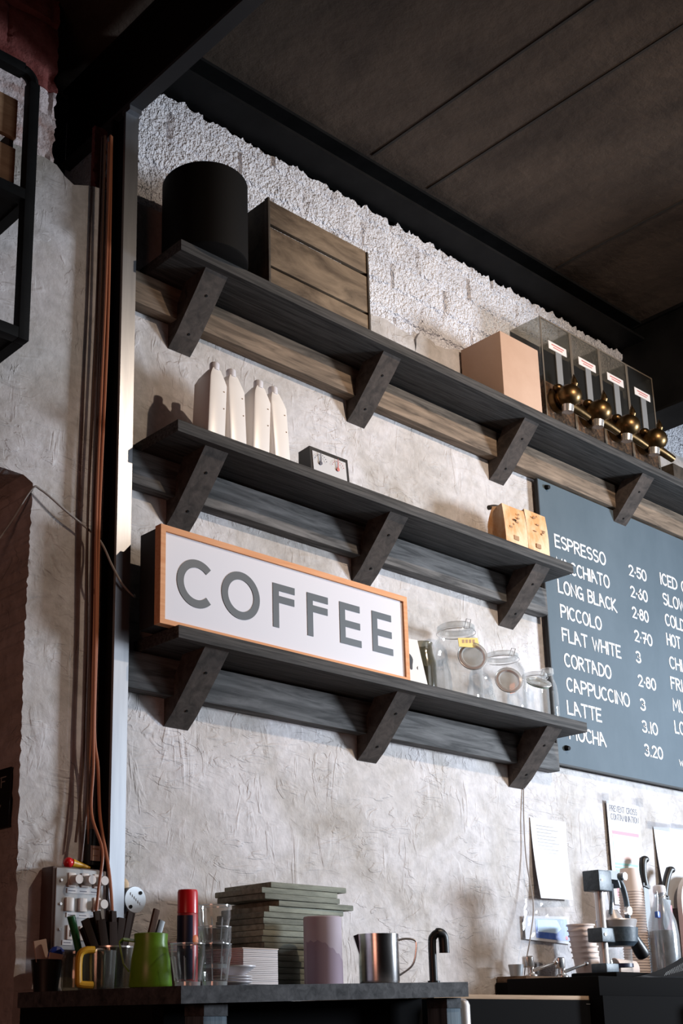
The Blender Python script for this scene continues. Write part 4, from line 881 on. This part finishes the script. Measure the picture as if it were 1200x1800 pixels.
t = tag(MB().lathe(3.515, -.075, [(0, .142), (.020, .142), (.026, .180), (.024, .180), (.018, .145), (0, .145)], 28).out('plastic_cup', M_zinc), 'small pale grey beaker beside the left tap', 'beaker')
t = thing('fridge', (4.1, -.23, -.9), 'black under-counter appliance carrying the juicer and cups', 'appliance')
MB().box(3.36, 5.4, -.50, -.155, .0705, .128, .003).out('top', M_matte, t) ; MB().box(3.87, 5.4, -.155, -.004, .0705, .128, .003).out('rear_top', M_matte, t); MB().box(3.36, 5.4, -.51, -.465, -.9, .0704).out('door', M_matte, t)
ZK = .128
# juicer
def juicer():
    y = -.31; t = thing('citrus_press', (3.72, y, ZK), 'black cast lever juice press with a chrome post', 'juicer')
    MB().box(3.60, 3.84, y - .095, y + .08, ZK, ZK + .020, .006).out('base', M_matte, t)
    MB().box(3.645, 3.715, y - .03, y + .03, ZK + .020, .178, .004).out('foot', M_bluedark, t)
    MB().cyl((3.680, y, .175), (3.680, y, .42), .0155, n=24).out('post', M_satin, t)
    hd = MB().box(3.635, 3.708, y - .035, y + .03, .412, .480, .004).prism([(3.70, .470), (3.715, .484), (3.77, .486), (3.79, .47), (3.79, .43), (3.775, .43), (3.765, .455), (3.70, .455)], y - .02, y + .02).out('head', M_bluedark, t)
    MB().cyl((3.648, y - .035, .446), (3.648, y - .037, .446), .004, n=10).out('screw', M_chrome, hd)
    MB().cyl((3.745, y, .330), (3.745, y, .458), .008, n=16).out('ram', M_chrome, t)
    MB().cyl((3.745, y, .325), (3.745, y, .355), .036, .018, 28).out('press_cone', M_satin, t)
    for s_ in (-1, 1): MB().tube([(3.745 + s_ * .008, y + s_ * .012, .44), (3.745 + s_ * .020, y + s_ * .016, .39), (3.745 + s_ * .030, y + s_ * .014, .34)], .006, 10).out('link_arm', M_bluedark, t)
    MB().lathe(3.765, y, [(0, .292), (.060, .292), (.068, .320), (.066, .324), (.05, .322), (0, .325)], 40).out('bowl', M_satin, t)
    br = MB().lathe(3.765, y, [(0, .236), (.050, .236), (.064, .250), (.069, .296), (.060, .298), (0, .298)], 40).box(3.635, 3.715, y - .030, y + .028, .246, .292, .004).out('bowl_holder', M_bluedark, t)
    MB().cyl((3.650, y - .030, .270), (3.650, y - .033, .270), .005, n=12).out('screw', M_chrome, br)
    lv = MB().tube([(3.768, y - .01, .468), (3.790, y - .018, .440), (3.803, y - .022, .38), (3.802, y - .022, .315), (3.813, y - .022, .285)], .0095, 12).out('lever', M_bluedark, t)
    MB().tube([(3.812, y - .022, .286), (3.832, y - .024, .252), (3.856, y - .026, .222), (3.868, y - .026, .208)], lambda q: .013 + .011 * math.sin(q * 2.2), 16).out('grip', M_blackp, lv)
    MB().cyl((3.783, y - .03, .352), (3.783, y - .045, .352), .014, n=20).cyl((3.79, y - .02, .468), (3.79, y - .034, .468), .013, n=20).out('pivot', M_chrome, t)
    return t
juicer()
t = thing('glass_tumbler', (3.772, -.31, ZK + .0205), 'clear glass standing under the juice press', 'glass')
MB().lathe(3.772, -.31, [(0, ZK + .0205), (.038, ZK + .0205), (.040, .226), (.038, .226), (.0355, ZK + .030), (0, ZK + .030)], 32).out('body', M_glass, t)
MB().lathe(3.772, -.31, [(.0402, ZK + .04), (.0407, ZK + .04), (.0407, ZK + .052), (.0402, ZK + .052)], 32, True).out('band', M_navy, t)
# paper cups
def papercup(x, y, z, rb, rt, h, label, group, inv=False, full=True):
    if inv: pr = [(rt, z), (rt * 1.05, z + .001), (rt * 1.05, z + .005), (rt, z + .006), (rb, z + h), (rb * .95, z + h), (rb * .94, z + h - .004), (0, z + h - .004)]
    else: pr = [(0, z + .004), (rb * .95, z + .004), (rb, z), (rt, z + h - .004), (rt * 1.09, z + h - .005), (rt * 1.09, z + h), (rt * .965, z + h), (rb * .965, z + .006)]
    return tag(MB().lathe(x, y, pr, 28).out('paper_cup', M_cup, None, True, (x, y, z)), label, 'paper cup', group)
GC = 'inverted paper cups in the tall stack'
x, y = 4.165, -.12; first = None; nst = 34
hh = .088
for k in range(nst):
    z = ZK + .0005 + k * .0098
    if first is None: first = papercup(x, y, z, .0335, .0440, hh, 'inverted paper cup near the middle of the tall stack', GC, True); continue
    o = first.copy(); C.objects.link(o); o.location = (x, y, z)
    if k == nst - 1: o['label'] = 'topmost inverted paper cup of the tall stack'
first['label'] = 'lowest inverted paper cup of the tall stack'
for o in [o for o in C.objects if o.get('group') == GC]:
    if o is not first and not o['label'].startswith('topmost'): o['label'] = 'paper cup inside the tall inverted stack, between its ends'
G2 = 'upright paper cups in the short stack'; LN = ['lowest', 'second', 'third', 'fourth', 'fifth', 'sixth', 'topmost']
z = ZK
for k in range(7):
    xx = 3.882 - .0035 * k; papercup(xx, -.10, ZK + .0005 + k * .0185, .034, .0455, .085, ('%s of the seven upright cups stacked behind the juice press' % LN[k]) if k in (0, 6) else '%s upright cup from the bottom of the short stack behind the press' % LN[k], G2)
o = MB().lathe(0, 0, [(0, .003), (.028, .003), (.030, 0), (.038, .078), (.040, .078), (.040, .082), (.037, .082), (.028, .006)], 24).xf(Matrix.Translation((3.99, -.22, ZK + .040)) @ Matrix.Rotation(-.4, 4, 'Z') @ Matrix.Rotation(-PI / 2, 4, 'Y')).out('paper_cup', M_cup); tag(o, 'paper cup lying on its side under the tall cup stack', 'paper cup')
# knives on the wall
t = thing('magnetic_strip', (4.36, -.02, .2), 'narrow black upright rack holding the left kitchen knife', 'knife rack')
MB().box(4.350, 4.384, -.045, -.002, ZK + .001, .30, .002).out('bar', M_blackp, t)
def knife(pts, bl, label, band):
    t = thing('kitchen_knife', (pts[0][0], -.06, bl[0][1]), label, 'knife', 'black handled kitchen knives on the wall')
    h_ = MB().tube([(a, -.06, b) for a, b in pts], lambda q: .0155 - .002 * math.sin(q * PI), 14, 5); h_.ball((pts[-1][0] + .008, -.06, pts[-1][1]), .0185, (1.1, .85, .75), 16, 10); h_.out('handle', M_blackp, t)
    MB().prism(bl, -.062, -.059).out('blade', M_steelblade, t, smooth=False)
    a, b = pts[0]; MB().quadbar((a - .022, -.06, b + .004), (a + .024, -.06, b - .006), .016, .012).out('bolster', M_blackp, t)
    if band: MB().box(4.325, 4.365, -.050, -.044, .330, .350).out('band', M_oran, t)
    return t
knife([(4.356, .495), (4.351, .53), (4.353, .572), (4.362, .596)], [(4.345, .497), (4.375, .490), (4.378, .36), (4.350, .305), (4.338, .36)], 'kitchen knife with a black handle just right of the tall cup stack', True)
knife([(4.482, .462), (4.497, .500), (4.519, .541), (4.541, .568)], [(4.475, .455), (4.525, .448), (4.50, .36), (4.465, .32), (4.455, .36)], 'kitchen knife with a black handle behind the swing-top bottle', False)
# swing top bottle
x, y = 4.235, -.20; z = ZK + .0005
x = 4.225
t = thing('glass_bottle', (x, y, z), 'frosty swing-top glass bottle at the right edge', 'bottle')
P = [(.048, z), (.052, z + .01), (.054, z + .10), (.054, .30), (.049, .345), (.036, .385), (.024, .42), (.0215, .435), (.0225, .45)]
MB().lathe(x, y, [(0, z)] + P + [(.019, .45)] + [(r - .004, zz) for r, zz in P[-2:0:-1]] + [(0, z + .01)], 40).out('body', M_frost, t)
MB().lathe(x, y, [(0, z + .011), (.046, z + .011), (.0475, z + .10), (.047, .27), (.040, .312), (0, .316)], 36).out('contents', M_grime, t)
MB().lathe(x, y, [(0, .452), (.0225, .448), (.0235, .458), (.022, .472), (.016, .476), (0, .476)], 28).out('stopper', M_cap, t)
MB().tube([(x - .024, y - .004, .455), (x - .026, y - .006, .425), (x - .045, y - .012, .375)], .0016, 6).tube([(x + .02, y - .012, .46), (x, y - .026, .44), (x - .024, y - .006, .425)], .0016, 6).out('wire_clasp', M_chrome, t)
MB().box(x - .056, x - .040, y - .020, y - .006, .355, .378, .003).out('blue_clip', M_bluep, t)
# chopping board and bits at the right edge
t = tag(MB().prism([(4.58, ZK), (5.0, ZK), (5.0, .56)] + arc(4.70, .44, .12, .12, 90, 180, 10) + [(4.58, .44)], -.075, -.055).out('chopping_board', M_cutwhite, None, False), 'round-shouldered cream chopping board against the wall at the right edge', 'chopping board')
t = tag(MB().prism([(4.455, ZK), (4.545, ZK), (4.545, .43), (4.455, .43)], -.052, -.04).out('chopping_board', M_pink, None, False), 'pink chopping board behind the swing-top bottle', 'chopping board')
t = thing('cutlery_caddy', (4.42, -.28, ZK), 'small dark caddy of utensils at the far right edge', 'caddy')
MB().box(4.335, 4.48, -.34, -.24, ZK + .076, .235, .003).out('body', M_blackp, t); MB().box(4.32, 4.47, -.345, -.235, ZK + .001, ZK + .052, .002).out('tray', M_paper, t); MB().box(4.32, 4.47, -.347, -.235, ZK + .052, ZK + .076, .002).out('pink_band', M_pink, t)
for k, (xx, a) in enumerate(((4.36, -.18), (4.42, -.10))): tag(MB().box(-.008, .008, -.004, .004, 0, .10, .002).xf(Matrix.Translation((xx, -.29, .238)) @ Matrix.Rotation(a, 4, 'Y')).out('ladle', M_blackp), ('left' if k == 0 else 'right') + ' black utensil handle in the caddy at the far right edge', 'utensil')
# black mesh mat
m = MB(); NX, NY = 12, 6; g = []
for j in range(NY + 1):
    row = []
    for i in range(NX + 1):
        u, v = i / NX, j / NY; xx = 3.66 + .30 * u + .03 * v; zz = .132 + .070 * u ** 1.4 - (.055 * v if u > .2 else .01 * v); yy = -.425 - .06 * v - .008 * math.sin(u * 3)
        row.append(m.bm.verts.new((xx, yy, max(zz, .1295))))
    g.append(row)
for j in range(NY):
    for i in range(NX): m.bm.faces.new((g[j][i], g[j][i + 1], g[j + 1][i + 1], g[j + 1][i]))
r = bmesh.ops.extrude_face_region(m.bm, geom=m.bm.faces[:])
for v in [e for e in r['geom'] if isinstance(e, bmesh.types.BMVert)]: v.co.y += .004; v.co.z -= .003
t = thing('bar_mat', (3.82, -.41, ZK), 'black rubber bar mat curling up at the lower right', 'bar mat'); m.out('mat', M_blackp, t)
s = MB()
for k in range(12): s.quadbar((3.72 + .010 * k, -.500, .134 + .0016 * k), (3.735 + .010 * k, -.500, .146 + .0031 * k), .0007, .0007)
s.out('mesh_ribs', M_strip, t)
# ================================================================ PAPERS
def sheet(name, pts, label, y, curl=.012, m=M_paper, cat='paper'):
    b = MB(); NX, NY = 6, 8; A = []
    tl, tr, br, bl = [Vector((p[0], 0, p[1])) for p in pts]
    for side in (0, 1):
        G = []
        for j in range(NY + 1):
            row = []
            for i in range(NX + 1):
                u, v = i / NX, j / NY; p = (tl * (1 - u) + tr * u) * (1 - v) + (bl * (1 - u) + br * u) * v
                row.append(b.bm.verts.new((p.x, y - curl * v * v - curl * .5 * (1 - u) * v + (.0006 if side else 0), p.z)))
            G.append(row)
        A.append(G)
        for j in range(NY):
            for i in range(NX): b.bm.faces.new((G[j][i], G[j][i + 1], G[j + 1][i + 1], G[j + 1][i]))
    for seq in ([(0, i) for i in range(NX + 1)], [(NY, i) for i in range(NX + 1)], [(j, 0) for j in range(NY + 1)], [(j, NX) for j in range(NY + 1)]):
        for (j0, i0), (j1, i1) in zip(seq, seq[1:]): b.bm.faces.new((A[0][j0][i0], A[0][j1][i1], A[1][j1][i1], A[1][j0][i0]))
    o = b.out(name, m); return tag(o, label, cat)
p1 = sheet('paper_sheet', [(3.743, .706), (3.958, .709), (3.939, .420), (3.735, .415)], 'blank white paper sheet taped under the menu board', -.003, .02)
s = MB()
for k in range(9): s.box(3.775, 3.775 + (.11, .13, .09, .12)[k % 4], -.0075 - .0003 * k, -.0070 - .0003 * k, .68 - .012 * k, .6815 - .012 * k)
s.out('faint_print', mat('faint_grey_print', (0.50, 0.50, 0.53), 0.7), p1)
t = thing('hygiene_poster', (4.3, -.01, .42), 'tall white hygiene poster with coloured stripes taped to the wall', 'poster')
MB().box(4.218, 4.438, -.012, -.011, .420, .818).out('sheet', M_paper, t)
m = MB(); lettering(m, 'PREVENT CROSS', lambda u, v, k: (4.236 + u, -.0122 - k * .2, .778 + v), .022, .185, .0035); lettering(m, 'CONTAMINATION', lambda u, v, k: (4.240 + u, -.0122 - k * .2, .746 + v), .022, .188, .0035); m.out('heading', M_greyp, t, smooth=False)
for z0, z1, mm in ((.690, .703, M_pinkp), (.676, .688, mat('pale_pink_band', (0.58, 0.38, 0.41), .6)), (.630, .664, mat('ice_blue_band', (0.42, 0.56, 0.66), .6)), (.596, .620, mat('blush_band', (0.60, 0.42, 0.38), .6)), (.545, .585, M_teal), (.495, .533, M_greyp), (.450, .482, M_pinkp)):
    s = MB()
    if mm in (M_teal, M_greyp):
        for r_i in range(3): s.box(4.242, 4.420 - .012 * r_i, -.0126, -.012, z0 + (z1 - z0) * r_i / 3, z0 + (z1 - z0) * (r_i + .62) / 3)
    else: s.box(4.240, 4.42, -.0126, -.012, z0, z1)
    s.out('colour_band', mm, t)
MB().box(4.19, 4.235, -.0135, -.0125, .805, .845).out('tape', M_film, t); MB().box(4.42, 4.47, -.0135, -.0125, .815, .85).out('tape', M_film, t)
p3 = sheet('paper_sheet', [(4.545, .745), (4.95, .770), (4.93, .44), (4.545, .42)], 'large white paper sheet at the right edge under the menu board', -.004, .02)
MB().box(4.50, 4.66, -.008, -.006, .735, .765).out('tape', M_film, p3); MB().box(4.67, 4.95, -.008, -.006, .750, .772).out('tape', M_film, p3)
# blue packet in film
t = thing('blue_packet', (3.77, -.01, .26), 'blue and white packet in crinkled clear film taped beside the hanging cord', 'packet')
MB().prism([(3.66, .352), (3.918, .360), (3.928, .262), (3.66, .272)], -.012, -.010).out('card', M_paper, t, smooth=False)
MB().prism([(3.72, .345), (3.905, .350), (3.915, .272), (3.72, .279)], -.0128, -.012).out('blue_panel', M_bluep, t, smooth=False)
MB().prism([(3.73, .341), (3.845, .345), (3.868, .315), (3.84, .298), (3.73, .300)], -.0134, -.0128).out('pale_panel', M_lblue, t, smooth=False)
MB().ball((3.897, -.0125, .283), .009, (1, .1, .9), 12, 6).out('emblem', M_pinkp, t)
m = MB(); NX, NY = 18, 12; g = []
for j in range(NY + 1):
    row = []
    for i in range(NX + 1):
        u, v = i / NX, j / NY; xx = 3.605 + .27 * u; zz = .235 + .16 * v + .02 * math.sin(u * 4)
        row.append(m.bm.verts.new((xx, -.018 - .014 * abs(noise.noise(Vector((u * 7, v * 6, 4)))) * 2, zz)))
    g.append(row)
for j in range(NY):
    for i in range(NX): m.bm.faces.new((g[j][i], g[j][i + 1], g[j + 1][i + 1], g[j + 1][i]))
m.out('film', M_film, t, smooth=False)
cable('cord', 'thin cord hanging down the wall from the lowest shelf to the sink ledge', [(3.716, -.004, .815), (3.700, -.008, .70), (3.690, -.014, .55), (3.672, -.045, .39), (3.625, -.060, .28), (3.600, -.052, .19), (3.628, -.02, .144)], .0022, M_whitecable)
# rawlplug on the wall beside the spout
o = tag(MB().cyl((2.90, -.26, .0705), (2.90, -.26, .098), .010, n=16).cyl((2.90, -.26, .096), (2.90, -.26, .104), .0135, n=16).out('stopper', M_blackp), 'small black stopper knob just right of the hooked spout', 'knob')
# corner bits at the bottom edge
t = thing('support_post', (4.0, -.55, -.9), 'blue-grey wooden post at the lower right corner of the picture', 'post')
MB().box(3.86, 3.95, -.60, -.525, -.9, .030, .003).out('body', M_post, t); MB().box(3.86, 3.95, -.60, -.525, .031, .060, .003).out('end_block', M_counter, t)
t = tag(MB().lathe(2.655, -.56, [(0, -.25), (.020, -.25), (.020, .040), (.016, .050), (.008, .055), (0, .056)], 24).out('steel_canister', M_satin), 'rounded steel canister top beside the right counter post', 'canister')
